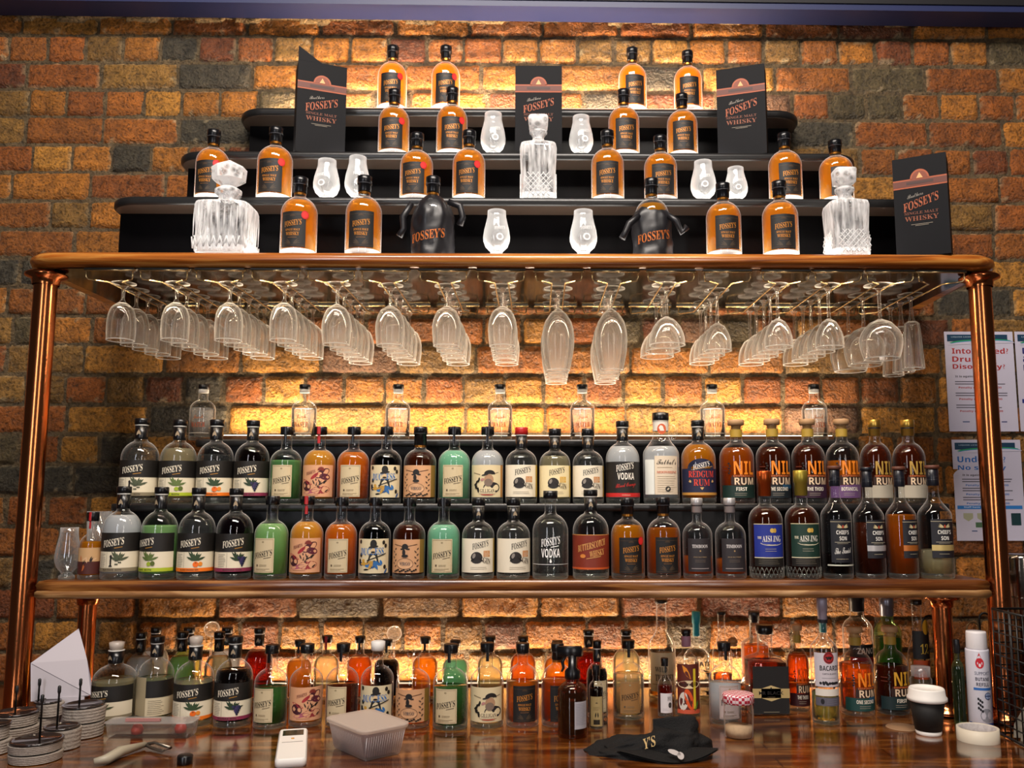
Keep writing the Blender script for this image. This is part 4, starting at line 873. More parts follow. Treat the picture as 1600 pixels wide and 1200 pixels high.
# decanters
CR = glassmat('cut_crystal', rim=.6, body=.28, power=1.3, rimcol=(1, 1, 1), tint=(.95, .95, .96), pattern='streak')  # white body and streaks imitate glow and refraction in the crystal
def decanter(row, x0, x1, top, body_top, label, style, R_=None):
    Y, z = row; xa, _ = at(x0, body_top + 40, Y); xb, _ = at(x1, body_top + 40, Y); w = (xb - xa) / 2; x = (xa + xb) / 2; _, zt = at((x0 + x1) / 2, top, Y); _, zb_ = at((x0 + x1) / 2, body_top, Y)
    t = thing('decanter', label, 'decanter', (x, Y, z)); h = zb_ - z; H = zt - z; q = 5
    k = 1 / .97
    pr = [(w * .9, 0), (w * .96, .006), (w * .93, h * .45), (w, h * .9), (w * .95, h * .97), (w * .75, h), (w * .34, h * 1.06), (w * .28, h * 1.14), (w * .42, h * 1.22)]
    pr = [(r * k, zz) for r, zz in pr]
    mb = MB(); mb.lathe(pr, 40, 0, sq=q, cap=False); mb.lathe([(.0001, .002), (w * .9, .002), (w * .9, .02), (.0001, .024)], 40, 1, sq=q, cap=False)
    # raised cut diamonds on the lower half and flutes on the sides
    r = w * 1.0
    def face_pt(fc, u, zz):
        y = -(w * .985); p = Vector((u, y, 0)); p.rotate(Matrix.Rotation(fc * math.pi / 2, 3, 'Z').to_euler()); return (p.x, p.y, zz)
    for fc in range(4):
        if style != 'flutes':
            for a in range(-3, 4):
                for s_ in (1, -1):
                    p0 = [];
                    for qn in range(7):
                        zz = h * (.04 + .4 * qn / 6); u = a * w * .28 + s_ * (zz - h * .24) * .9
                        if abs(u) < w * .8: p0.append(face_pt(fc, u, zz))
                    if len(p0) > 1: mb.tube(p0, .0012, 4, 2)
        else:
            for a in range(-3, 4):
                mb.tube([face_pt(fc, a * w * .24, zz) for zz in (h * .3, h * .6, h * .85)], [.0008, .002, .0008], 4, 2)
                for s_ in (1, -1): mb.tube([face_pt(fc, a * w * .24, h * .08), face_pt(fc, a * w * .24 + s_ * w * .12, h * .28)], .0018, 4, 2)
    mb.build('body', [CR, LITB, LITB], t)
    zz = h * 1.2; s = MB()
    s.lathe([(w * .2, h * 1.08), (w * .24, zz), (w * .5, zz + (H - zz) * .06), (w * .5, zz + (H - zz) * .14), (w * .24, zz + (H - zz) * .26)], 32, 0)
    if style == 'flutes': s.lathe([(w * .24, zz + (H - zz) * .26), (w * .62, zz + (H - zz) * .42), (w * .66, zz + (H - zz) * .75), (.0001, H)], 8, 0, smooth=False, cap=False)
    else: s.lathe([(w * .24, zz + (H - zz) * .26), (w * .52, zz + (H - zz) * .4), (w * .56, H - .004), (w * .52, H), (.0001, H)], 28, 0, sq=6, cap=False)
    s.build('stopper', [glassmat('crystal_stopper', rim=.7, body=.6, power=1.2, rimcol=(1, 1, 1), pattern='cut')], t)
decanter(RW, 313, 395, 250, 322, 'largest cut crystal decanter with fluted sides and faceted stopper, by the first whiskies', 'flutes')
decanter(R1, 813, 869, 184, 228, 'square cut crystal decanter with cubic stopper in front of the centre gift box', 'diamonds')
decanter(RW, 1292, 1352, 266, 318, 'square cut crystal decanter on the top shelf beside the big gift box', 'diamonds')
# gift boxes
boxm = P('gift_box_black', '0b0b0f', .6, spec=.15, nz=.15, nscale=40)
def giftbox(label, px0, px1, ptop, Y, z, rot, depth=.085, open_=False, hinge=0):
    # rot > 0: the right-hand edge stands nearer; rot < 0: the left-hand one; Y is the nearest front edge
    near, far = (px1, px0) if rot >= 0 else (px0, px1); sg = -1 if rot >= 0 else 1; a_ = abs(rot)
    xn, _ = at(near, ptop + 60, Y); _, zt = at(near, ptop, Y); H = zt - z; lo, hi = .02, .3
    for _q in range(40):
        mid = (lo + hi) / 2; xf = xn + sg * mid * math.cos(a_); xw, _ = at(far, ptop + 60, Y + mid * math.sin(a_))
        if (xf - xw) * sg < 0: lo = mid
        else: hi = mid
    W_ = lo; w = W_ / 2; ux, uy = sg * math.cos(a_), math.sin(a_); nx, ny = (math.sin(a_) * -sg, math.cos(a_))
    t = thing('gift_box', label, 'gift box', (xn + ux * w + nx * depth / 2, Y + uy * w + ny * depth / 2, z), -rot, group='black whisky gift boxes'); hinge = 0; ang = 0
    MB().slab([(-w, -depth / 2 + .003), (w, -depth / 2 + .003), (w, depth / 2), (-w, depth / 2)], [(.001, 0), (0, .001), (0, H - .001), (.001, H)], 0, sm=False).build('carton', [boxm], t)
    cv = MB().slab([(0, -.0035), (W_, -.0035), (W_, -.0005), (0, -.0005)] if hinge <= 0 else [(-W_, -.0035), (0, -.0035), (0, -.0005), (-W_, -.0005)], [(.0003, .001), (0, .0015), (0, H + .001), (.0003, H + .0015)], 0, sm=False)
    if open_: cv.add([(0, -.003, H), (W_ * .5, -.003, H), (0, -.003, H + .045), (0, -.001, H), (W_ * .5, -.001, H), (0, -.001, H + .045)], [(0, 1, 2), (3, 5, 4), (0, 2, 5, 3), (1, 4, 5, 2)], 0, False)
    cv = cv.build('front_cover', [boxm], t); hx = -w if hinge <= 0 else w
    cv.location = (hx, -depth / 2 + .002, 0); cv.rotation_euler = (0, 0, -ang if hinge < 0 else (ang if hinge > 0 else 0))
    L = Lab(); a = w; zb = H * .74
    for d, c in ((0, 'a0481c'), (.004, '5c2410')): L.rect(-a, a, zb - .012 + d, zb + .012 - d, c, 1 + (d > 0))
    L.ell(0, zb + .01, a * .36, .026, 'a0481c', 1, arc=(0, 180)); L.ell(0, zb + .01, a * .3, .021, '7c3312', 2, arc=(0, 180)); L.poly([(-.008, zb + .012), (.008, zb + .012), (0, zb + .027)], [(0, 1, 2)], 'e0a468', 3)
    L.rect(-a * .5, a * .5, zb - .003, zb + .004, '3a160a', 3)
    L.txt('Brothers', -a * .2, H * .62, a * .6, .010, '8a8278', 'script', 1, .2); L.txt("FOSSEY'S", 0, H * .545, a * 1.3, H * .09, '9c4818', 'serif', 2, .28); L.txt('SINGLE MALT', 0, H * .44, a * 1.25, H * .028, '6c3212', 'serif', 2); L.txt('WHISKY', 0, H * .385, a * 1.25, H * .048, '7c3a14', 'serif', 2); L.rect(-a * .4, a * .4, H * .325, H * .329, '8c8070', 1); L.rect(-a * .25, a * .25, H * .312, H * .316, '8c8070', 1)
    me = L.mesh('printed_front', flat=True, dl=.0004); me.transform(Matrix.Translation((w if hinge <= 0 else -w, -.0038, 0))); link('printed_front', me, cv)
giftbox('black gift box with a torn corner, standing on the middle step', 464, 541, 94, -.266, Z2, -.36, open_=True, depth=.07)
giftbox('black gift box at the centre of the display behind the square decanter', 805, 878, 104, -.262, Z2, 0)
giftbox('black gift box turned aslant on the middle step, beside the sealless whisky bottles', 1120, 1196, 100, -.266, Z2, .32, depth=.07)
giftbox('big black gift box turned aslant on the end of the wooden top shelf', 1396, 1481, 238, -.548, ZT, .5, depth=.075)
# bottles in satin bags
satin = P('black_satin', '121014', .42, spec=.6)
def bagged(x0, x1, top, bagtop, label, arms, text, tu):
    Y = RW[0]; z = RW[1] - .004; xa, _ = at(x0, 340, Y); xb, _ = at(x1, 340, Y); R = (xb - xa) / 2; x = (xa + xb) / 2; _, zt = at(x, top, Y); _, zt = at((x0 + x1) / 2, top, Y); _, zg = at((x0 + x1) / 2, bagtop, Y)
    Rb = R * .84; root = bottle('W', 'bagged_whisky_bottle', label, 'bottle', x, Y, z, Rb, (zt - z) / (4.5 * Rb), 'whisky', .9, 'whs', None)
    inv = (Rb, Rb, (zt - z) / 4.5); Hb = zg - z; vs = []; fs = []; nseg, nr = 48, 22; mb = MB()
    for j in range(nr + 1):
        w = j / nr; zz = w * Hb; rr = R if w < .62 else R * (1 - ((w - .62) / .38) ** 2 * .62)
        for k in range(nseg):
            a = 2 * math.pi * k / nseg; f = noise.noise(Vector((math.cos(a) * 2.2, math.sin(a) * 2.2, zz * 22 + x * 9))) * .12 + .05 * noise.noise(Vector((a * 3, zz * 50, x)))
            fr = rr * (1 + (f if w < .95 else 0)); vs.append((fr * math.cos(a) / inv[0], fr * .92 * math.sin(a) / inv[1], zz / inv[2]))
    for j in range(nr):
        for k in range(nseg): fs.append((j * nseg + k, j * nseg + (k + 1) % nseg, (j + 1) * nseg + (k + 1) % nseg, (j + 1) * nseg + k))
    mb.add(vs, fs, 0)
    for pts in arms: mb.tube([(p[0] * R / inv[0], -R * .7 / inv[1] + p[2] * .0, (p[1] * Hb) / inv[2]) for p in pts], [.16, .2, .17, .2, .12][:len(pts)], 8, 0)
    mb.build('satin_bag', [satin], root)
    L = Lab(); L.txt(text, tu, 1.0, 1.5, .5, 'c46a2a', 'serif', 1, .2, 'foil'); me = L.mesh('bag_lettering', R=1.32); link('bag_lettering', me, root)
bagged(643, 709, 277, 308, 'bottle in a black satin bag, its tied sleeve drooping, below two red-sealed whiskies', [[(-.9, .82, 0), (-1.3, .6, 0), (-1.25, .42, 0), (-1.45, .3, 0)], [(.8, .85, 0), (1.35, .78, 0), (1.5, .6, 0), (1.35, .48, 0)]], "FOSSEY'S", -.1)
bagged(987, 1050, 280, 316, 'bottle in a black satin bag with its sleeves spread wide, below two sealless whiskies', [[(-.7, .7, 0), (-1.2, .55, 0), (-1.4, .4, 0), (-1.55, .3, 0)], [(.7, .7, 0), (1.1, .6, 0), (1.35, .4, 0), (1.6, .5, 0)]], "FOSSEY'S", -.05)
# ------------------------------------------------------------------ lower shelf, three rows
F1 = (-.44, ZL); F2 = (-.33, ZA); F3 = (-.2, ZB)
for k, cx in enumerate((315, 474, 621, 781, 910, 1114, 1274)):
    who = ['first behind the dark-labelled gins', 'behind the pale green and peach liqueurs', 'behind the blue-lettered cream label', 'behind the capped bearded man label', 'behind the last two white gins', 'behind the blue-labelled rum', 'behind the corked rums']
    put(F3, 'S', 'water_bottle', 'little clear water bottle on the upper riser, ' + who[k], 'bottle', cx - 20, cx + 20, 601, 'waterlit', .8, 'wat', 'water', 0, 'small water bottles on the upper riser')
G2 = 'bottles on the raised second row'; G1 = 'bottles in the front row of the lower shelf'
T2_ = [('L', 'gin_bottle', 189, 247, 654, 'clear', .9, 'slv', 'juniper', 'clear gin with juniper and figure label'), ('L', 'gin_bottle', 250, 306, 656, 'straw', .9, 'slv', 'lime', 'gin with lime-green banded label'),
       ('L', 'gin_bottle', 308, 364, 656, 'clear', .8, 'slv', 'orange', 'gin with orange fruit on its black and cream label'), ('L', 'gin_bottle', 366, 420, 657, 'dark', .95, 'slv', 'grape', 'dark grape-labelled gin'),
       ('G', 'liqueur_bottle', 421, 471, 667, 'lgreen', .8, 'blk', 'paper', 'deep green liqueur with plain paper label'), ('G', 'liqueur_bottle', 473, 524, 667, 'peach', .98, 'red', 'flower', 'peach liqueur with crimson flower label'),
       ('G', 'liqueur_bottle', 526, 577, 667, 'orange', .95, 'blk', 'paper', 'orange liqueur with plain paper label'), ('G', 'gin_bottle', 578, 628, 667, 'black', .95, 'blk', 'duchess', 'black spirit with blue-lettered cream label'),
       ('G', 'gin_bottle', 630, 682, 667, 'brown', .95, 'whs', 'hatman', 'brown spirit with peach label of a hatted man'), ('G', 'liqueur_bottle', 684, 735, 667, 'mint', .98, 'blk', 'paper', 'mint green liqueur with plain paper label'),
       ('G', 'gin_bottle', 736, 787, 667, 'whitish', .98, 'blk', 'cap', 'milky spirit with capped bearded man label'), ('G', 'gin_bottle', 789, 840, 668, 'clear', .9, 'slvred', 'gin', 'white-labelled gin with red top'),
       ('G', 'gin_bottle', 842, 892, 670, 'straw', .9, 'slv', 'ginyel', 'yellow-tinted white-labelled gin'), ('G', 'gin_bottle', 894, 944, 670, 'clear', .9, 'slv', 'gin', 'clear white-labelled gin next to the black-labelled vodka'),
       ('L', 'vodka_bottle', 946, 1000, 658, 'whitish', .95, 'slv', 'blood', 'vodka with black label and red foot'), ('J', 'moonshine_jug', 1004, 1062, 645, 'whitish', .85, 'jug', 'moon', 'clear moonshine jug with glass ring handle'),
       ('L', 'rum_bottle', 1064, 1119, 657, 'gold', .97, 'slv', 'redgum', 'golden rum with navy arched label')]
for T, nm, a, b, tp, lq, fl, cp, lb, ds in T2_: put(F2, T, nm, ds + ', raised second row', 'bottle', a, b, tp, lq, fl, cp, lb, 0, G2)
RUM = [(1124, 1179, 656, 'rum', .92, 'cork', 'nil1', 'corked rum lettered FIRST'), (1181, 1235, 655, 'rumdk', .92, 'cork', 'nil2', 'corked rum lettered THE SECOND'), (1237, 1290, 655, 'rumdk', .95, 'cork', 'nil3', 'corked rum lettered THE THIRD'),
       (1291, 1343, 655, 'amber', .7, 'cork', 'nilb', 'corked rum with lilac BOTANICAL band'), (1345, 1393, 656, 'rumdk', .97, 'gold', 'nilm', 'gold-capped dark rum beside the lilac-banded one'), (1396, 1446, 656, 'rumdk', .97, 'gold', 'nilm', 'gold-capped dark rum at the end by the notices')]
for a, b, tp, lq, fl, cp, lb, ds in RUM: put(F2, 'N', 'rum_bottle', ds + ', raised second row', 'bottle', a, b, tp, lq, fl, cp, lb, random.uniform(-.1, .1), G2)
T1_ = [('L', 'gin_bottle', 161, 219, 760, 'whitish', .95, 'slv', 'juniper', 'gin with juniper and figure label', 0), ('L', 'gin_bottle', 221, 277, 761, 'green', .8, 'slv', 'lime', 'greenish gin with lime-banded label turned aside', -.45),
       ('L', 'gin_bottle', 279, 336, 762, 'clear', .9, 'slv', 'orange', 'gin with orange fruit label', 0), ('L', 'gin_bottle', 338, 395, 763, 'purple', .95, 'slv', 'grape', 'dark gin with grape label', .25),
       ('G', 'liqueur_bottle', 397, 450, 775, 'green', .95, 'blk', 'paper', 'leaf green liqueur with plain paper label', -.2), ('G', 'liqueur_bottle', 453, 505, 775, 'peach', .98, 'red', 'flower', 'peach liqueur with crimson flower label', 0),
       ('G', 'liqueur_bottle', 507, 558, 777, 'orange', .95, 'blk', 'paper', 'orange liqueur with plain paper label', 0), ('G', 'gin_bottle', 560, 611, 777, 'black', .95, 'blk', 'duchess', 'black spirit with blue-lettered cream label', 0),
       ('G', 'gin_bottle', 613, 665, 778, 'brown', .95, 'blk', 'hatman', 'brown spirit with peach label of a hatted man', 0), ('G', 'liqueur_bottle', 667, 719, 778, 'mint', .95, 'blk', 'paper', 'mint green liqueur with plain paper label', 0),
       ('G', 'gin_bottle', 721, 773, 778, 'clear', .9, 'slv', 'gin', 'white-labelled gin next to the mint green liqueur', .1), ('G', 'gin_bottle', 775, 829, 778, 'clear', .9, 'slv', 'gin', 'white-labelled gin next to the clear printed vodka', .3),
       ('L', 'vodka_bottle', 831, 889, 767, 'clear', .9, 'flat', 'vodka', 'clear vodka with white lettering printed on glass', 0), ('L', 'whisky_liqueur_bottle', 894, 952, 765, 'clear', .5, 'slv', 'butter', 'butterscotch liqueur with rust-red label', 0),
       ('W', 'whisky_bottle', 954, 1008, 778, 'gold', .9, 'whs', 'whisky', 'golden whisky with black label and red seal', .1), ('W', 'whisky_bottle', 1010, 1064, 777, 'amber', .85, 'whs', 'whiskyplain', 'amber whisky with black label and no seal', .1),
       ('T', 'whisky_bottle', 1066, 1114, 778, 'rum', .4, 'sil', 'timboon', 'silver-capped grey-labelled whisky next to the amber one', 0), ('T', 'whisky_bottle', 1117, 1166, 778, 'rum', .35, 'sil', 'timboon', 'silver-capped grey-labelled whisky next to the copper-capped one', .05),
       ('A', 'whisky_bottle', 1169, 1223, 736, 'brown', .97, 'cop', 'ablue', 'copper-capped whisky with blue label', 0), ('A', 'whisky_bottle', 1226, 1280, 735, 'brown', .97, 'olv', 'agreen', 'brass-capped whisky with dark green label', 0),
       ('C', 'whisky_bottle', 1282, 1330, 728, 'dark', .3, 'chw', 'chiefscript', 'tall whisky with script on its midnight label', .1), ('C', 'whisky_bottle', 1333, 1381, 730, 'brown', .7, 'chf', 'chiefsilver', 'tall whisky with silver-striped midnight label', .3),
       ('C', 'whisky_bottle', 1384, 1431, 729, 'amber', .8, 'chw', 'chiefcopper', 'tall whisky with copper-striped midnight label', .5), ('C', 'whisky_bottle', 1434, 1486, 727, 'straw', .35, 'chw', 'chiefgold', 'tall nearly empty whisky with gold-striped midnight label', .15)]
for T, nm, a, b, tp, lq, fl, cp, lb, ds, rt in T1_: put(F1, T, nm, ds + ', front row of lower shelf', 'bottle', a, b, tp, lq, fl, cp, lb, rt, G1)
tasting((-.45, ZL), 88, 126, 824, 'empty tasting glass at the very end of the lower shelf by the pipe', lit=False)
put((-.44, ZL), 'M', 'miniature_bottle', 'miniature bottle of yellow spirit with red seal next to the empty tasting glass', 'bottle', 123, 159, 800, 'gold', .85, 'red', 'mini', 0)
def tumbler(label, x0, x1, top, Y, z, r=None):
    xa, _ = at(x0, top, Y); xb, _ = at(x1, top, Y); _, zt = at((x0 + x1) / 2, top, Y); R = (xb - xa) / 2; H = zt - z
    o = MB().lathe([(R * .7, 0), (R * .74, .004), (R, H), (R - .0015, H), (R * .7, .012), (.0001, .012)], 28, 0, (0, 0, 0)).build('drinking_glass', [TGC]); o.location = ((xa + xb) / 2, Y, z); return tag(o, label, 'glass')
tumbler('tall clear drinking glass behind the miniature bottle', 138, 174, 799, -.345 - .0, ZL)
# ------------------------------------------------------------------ counter bottles
G0 = 'bottles standing on the back counter'
def cb(T, nm, a, b, tp, lq, fl, cp, lb, ds, rt=0, base=1139, glass=None): return put((0, ZC), T, nm, ds, 'bottle', a, b, tp, lq, fl, cp, lb, rt, G0, glass=glass, base=base)
def cr(T, nm, a, b, tp, lq, fl, cp, lb, ds, Y, rt=0, glass=None, z=ZC): return put((Y, z), T, nm, ds, 'bottle', a, b, tp, lq, fl, cp, lb, rt, G0, glass=glass)
cb('L', 'gin_bottle', 145, 213, 1006, 'straw', .75, 'clr', 'juniper', 'part-empty gin with juniper label on the counter, behind the coaster stacks', .1 - .5, 1136)
cb('L', 'gin_bottle', 215, 271, 994, 'olive', .7, 'slv', 'back', 'gin on the counter turned to show the back of its black label', 0, 1132)
cb('L', 'gin_bottle', 273, 334, 998, 'straw', .72, 'clr', 'orange', 'open gin with orange fruit label and pale stopper on the counter', 0, 1139)
cb('L', 'gin_bottle', 336, 395, 994, 'dark', .85, 'slv', 'grape', 'dark grape-labelled gin in the front row on the counter', 0, 1139)
cb('G', 'liqueur_bottle', 397, 450, 1007, 'dgreen', .68, 'blk', 'paper', 'dark green liqueur with paper label turned aside, on the counter', -.25, 1141)
cb('G', 'liqueur_bottle', 452, 505, 1006, 'peach', .35, 'flat', 'flower', 'nearly empty peach liqueur with flower label on the counter', .3, 1138)
cb('G', 'liqueur_bottle', 509, 561, 1005, 'rumdk', .7, 'blk', 'paper', 'brown liqueur with paper label behind the plastic tub', -.2, 1137)
cb('G', 'gin_bottle', 563, 616, 1002, 'black', .55, 'white', 'duchess', 'blue-lettered cream label bottle with white cap behind the tub', 0, 1137)
cb('G', 'gin_bottle', 618, 673, 1009, 'amber', .25, 'open', 'hatman', 'open nearly empty bottle with hatted man label on the counter', 0, 1140)
cb('G', 'liqueur_bottle', 676, 732, 1006, 'dgreen', .7, 'blk', 'paper', 'green liqueur with paper label standing beyond the plastic tub', -.2, 1143)
cb('G', 'gin_bottle', 734, 788, 1004, 'straw', .3, 'blk', 'cap', 'pale bottle with capped bearded man label on the counter', .1, 1140)
cb('W', 'whisky_bottle', 790, 843, 1005, 'amber', .72, 'flat', 'whiskyplain', 'amber whisky with black label on the counter beside the capped man bottle', .15, 1139)
cb('W', 'whisky_bottle', 845, 897, 1005, 'rum', .75, 'whs', 'whiskyplain', 'reddish whisky half behind the black-headed spray bottle', .25, 1138)
cb('Y', 'spray_bottle', 871, 918, 1009, 'black', .8, 'spray', 'spray', 'amber glass spray bottle with black trigger head on the counter', 0, 1156, GLA)
cb('E', 'bitters_bottle', 920, 943, 1039, 'dark', .85, 'blk', 'beige', 'slim dark bottle with beige label tucked beside the spray bottle', 0, 1140)
cb('G', 'liqueur_bottle', 957, 1007, 1000, 'straw', .8, 'blk', 'paperbrown', 'cloudy straw liqueur with brown paper label behind the black cap', 0, 1126)
cb('M', 'miniature_bottle', 1027, 1051, 1028, 'red', .8, 'blk', 'small', 'small red bottle with white label behind the black cap', .1, 1121)
cb('L', 'liqueur_bottle', 1052, 1094, 984, 'straw', .2, 'pink', 'broglio', 'bottle with maroon label painted with orange and yellow shapes', 0, 1121)
cb('G', 'liqueur_bottle', 1107, 1158, 1003, 'whitish', .7, 'blk', 'paperpink', 'pale pink-labelled liqueur behind the gingham-lidded jar', .1, 1135)
cb('Q', 'liqueur_bottle', 1165, 1227, 976, 'brown', .85, 'flat', 'black', 'square black-labelled coffee liqueur on the counter', 0, 1119)
cb('N', 'rum_bottle', 1229, 1264, 976, 'rum', .9, 'cork', 'nilred', 'slim-showing corked rum between square bottle and tall white rum', .05, 1113)
cb('K', 'rum_bottle', 1266, 1309, 933, 'lime', .35, 'lilac', 'bacardi', 'tall clear white rum with silver cap and red roundel', 0, 1134)
cb('N', 'rum_bottle', 1311, 1364, 979, 'rum', .8, 'cork', 'nilone', 'orange corked rum lettered ONE SECOND on the counter', .1, 1121)
cb('N', 'rum_bottle', 1366, 1419, 978, 'rumdk', .75, 'cork', 'nilgold', 'dark corked rum lettered FIRST on the counter behind the cup', .1, 1119)
# back row on the counter
Y2, Y3 = -.345, -.17
BK = [('L', 195, 239, 988, 'whitish', 'slv', 'pale gin behind the juniper gin'), ('L', 260, 304, 987, 'green', 'slv', 'green gin behind the orange-labelled gin'), ('L', 318, 362, 987, 'straw', 'slv', 'straw-coloured gin behind the orange-labelled gin')]
for T, a, b, tp, lq, cp, ds in BK: cr(T, 'gin_bottle', a, b, tp, lq, .95, cp, None, ds + ' in the counter middle row', Y2)
BK = [('L', 219, 261, 980, 'whitish', 'slv', 'gin_bottle', 'clear gin at the wall behind the back-turned gin'), ('L', 270, 314, 980, 'lime', 'slv', 'gin_bottle', 'lime tinted gin at the wall behind the pale stopper'),
      ('L', 330, 374, 980, 'whitish', 'slv', 'gin_bottle', 'clear gin at the wall behind the grape gin'), ('L', 381, 425, 981, 'red', 'slv', 'gin_bottle', 'ruby red gin at the wall beside the grape gin'),
      ('G', 446, 486, 1000, 'peach', 'blk', 'liqueur_bottle', 'peach bottle at the wall behind the nearly empty flower bottle'), ('G', 489, 529, 993, 'straw', 'red', 'liqueur_bottle', 'straw bottle with red seal at the wall'),
      ('G', 541, 581, 994, 'orange', 'blk', 'liqueur_bottle', 'orange bottle at the wall behind the brown liqueur'), ('G', 583, 624, 999, 'black', 'blk', 'gin_bottle', 'black spirit at the wall behind the white-capped bottle'),
      ('G', 643, 684, 995, 'gold', 'blk', 'liqueur_bottle', 'golden liqueur at the wall beyond the hatted man bottle'), ('G', 690, 731, 1000, 'mint', 'blk', 'liqueur_bottle', 'mint liqueur at the wall behind the green liqueur'),
      ('G', 745, 786, 994, 'straw', 'blk', 'gin_bottle', 'straw gin at the wall behind the capped man bottle'), ('W', 796, 838, 994, 'amber', 'flat', 'whisky_bottle', 'amber whisky at the wall behind the black-labelled one'),
      ('W', 849, 893, 1001, 'gold', 'flat', 'whisky_bottle', 'golden whisky at the wall behind the spray bottle'), ('L', 898, 942, 984, 'red', 'slv', 'liqueur_bottle', 'ruby bottle with cream-banded sleeve at the wall beside the spray bottle'), ('L', 957, 1001, 984, 'straw', 'slv', 'gin_bottle', 'clear gin at the wall behind the cloudy liqueur')]
for T, a, b, tp, lq, cp, nm, ds in BK: cr(T, nm, a, b, tp, lq, .93, cp, None, ds, -.2 if T == 'G' or T == 'W' else -.21)
cb('G', 'gin_bottle', 916, 950, 1001, 'dark', .9, 'slv', 'paper', 'dark gin with paper label directly behind the slim beige-labelled bottle', .3, 1124)
cr('X', 'bourbon_bottle', 1012, 1056, 936, 'gold', .12, 'flat', 'wild', 'tall long-necked nearly empty bourbon with cream label', -.2)
cr('F', 'tequila_bottle', 1066, 1112, 955, 'clear', .5, 'teal', 'batx', 'round clear tequila bottle with teal cap', -.2, .2)
cr('X', 'spirit_bottle', 1113, 1144, 955, 'amber', .4, 'flat', None, 'long-necked clear bottle with black stopper behind the pink-labelled liqueur', -.2)
cr('R', 'spirit_bottle', 1128, 1166, 1000, 'orange', .5, 'ball', None, 'round bottle with wooden ball stopper beside the square black-labelled liqueur', -.33)
cr('Q', 'amaretto_bottle', 1160, 1200, 955, 'amber', .85, 'navy', None, 'square amber liqueur with tall black cap behind the black-labelled one', -.14)
cr('K', 'rum_bottle', 1272, 1304, 962, 'clear', .5, 'teal', None, 'clear bottle with teal neck behind the tall white rum', -.2)
cr('E', 'amaro_bottle', 1317, 1364, 924, 'straw', .5, 'navy', 'zan', 'tall clear bottle with black and red label behind the orange rum', -.2)
cr('E', 'wine_bottle', 1367, 1409, 933, 'dgreen', .8, 'silver', None, 'green glass bottle with silver sleeve behind the dark rum', -.2, 0, GLG)
cr('B', 'beer_bottle', 1418, 1452, 937, 'straw', .4, 'flat', 'beer', 'clear long-necked bottle with black and gold neck label beside the short pipe', -.33)
cb('E', 'dark_glass_bottle', 1488, 1507, 999, 'black', .9, 'blk', None, 'slim dark bottle between the short pipe and the butane can', 0, 1134, GLG)
# ------------------------------------------------------------------ things on the counter
def gx(px, py, z=ZC): x, y = onz(px, py, z); return x, y
def gc(px0, px1, py):
    """centre and radius of a round thing whose near base edge is seen at py"""
    x0, y0 = gx(px0, py); x1, _ = gx(px1, py); R = (x1 - x0) / 2; Y = y0 + R; R *= (Y + 2.7) / (y0 + 2.7); a, _ = at(px0, py, Y); b, _ = at(px1, py, Y); return (a + b) / 2, Y, R
wp = P('white_plastic', 'e6e2dc', .45)
# coaster stacks: each stack of paper coasters is a stack nobody could count edge by edge; holders with a spindle
paperedge = P('coaster_paper_edge', '9a8f84', .8, nz=.3, nscale=90, bump=.5, bscale=260); glassy = P('coaster_top_glossy', '2a2220', .15, coat=.5); rodm = P('black_rod', '0c0c0c', .4)
def coasters(px0, px1, ptop, pbase, rod_px, rod_top, label, tiers=2, tip=None):
    x, Y, R = gc(px0, px1, pbase); R *= .97
    _, zt = at((px0 + px1) / 2, ptop, Y - R * .6); H = max(.03, zt - ZC); rs = random.Random(int(px0 + 400))
    t = thing('coaster_stack', label, 'coasters', (x, Y, ZC), group=None)
    hh = H / tiers
    for q in range(tiers):
        pr = []; n = 9; dx = rs.uniform(-.004, .004) * (1 + q)
        for k in range(n + 1): pr.append((R * (.94 + .04 * (k / n) - .015 * (k % 2)), q * hh + .002 + k * (hh - .004) / n))
        mb = MB(); mb.lathe(pr, 36, 0, (dx, 0, 0), smooth=False); mb.build('coasters', [paperedge], t)
    MB().lathe([(R * .97, H), (R * .95, H + .003), (R * .86, H + .0035), (R * .84, H + .001), (.0001, H + .001)], 36, 0).build('top_disc', [glassy], t)
    if rod_px:
        rx, _ = at(rod_px, (rod_top + ptop) / 2, Y); _, rz = at(rod_px, rod_top, Y)
        MB().lathe([(.0022, H), (.0022, rz - ZC - .018), (.0036, rz - ZC - .014), (.0036, rz - ZC - .002), (.001, rz - ZC)], 12, 1 if tip else 0, (rx - x, 0, 0)).build('spindle', [rodm, P('pale_tip', 'c9b9a4', .5)], t)
coasters(50, 92, 1099, 1145, 61, 1060, 'stack of round paper coasters standing against the tall copper pipe, behind the others', 2)
coasters(94, 160, 1106, 1158, 125, 1060, 'tall double stack of round paper coasters in front of the folded white paper', 2)
coasters(-12, 57, 1118, 1160, 25, 1071, 'stack of round paper coasters whose spindle has a pale tip', 2)
coasters(66, 122, 1140, 1176, 91, 1071, 'low stack of round paper coasters between the tall double stack and the lowest one', 1)
coasters(14, 96, 1163, 1199, 64, 1085, 'frontmost pair of slumping round paper coaster stacks at the picture foot', 2)
coasters(-42, 13, 1136, 1184, None, 0, 'stack of round paper coasters cut by the picture edge', 2)
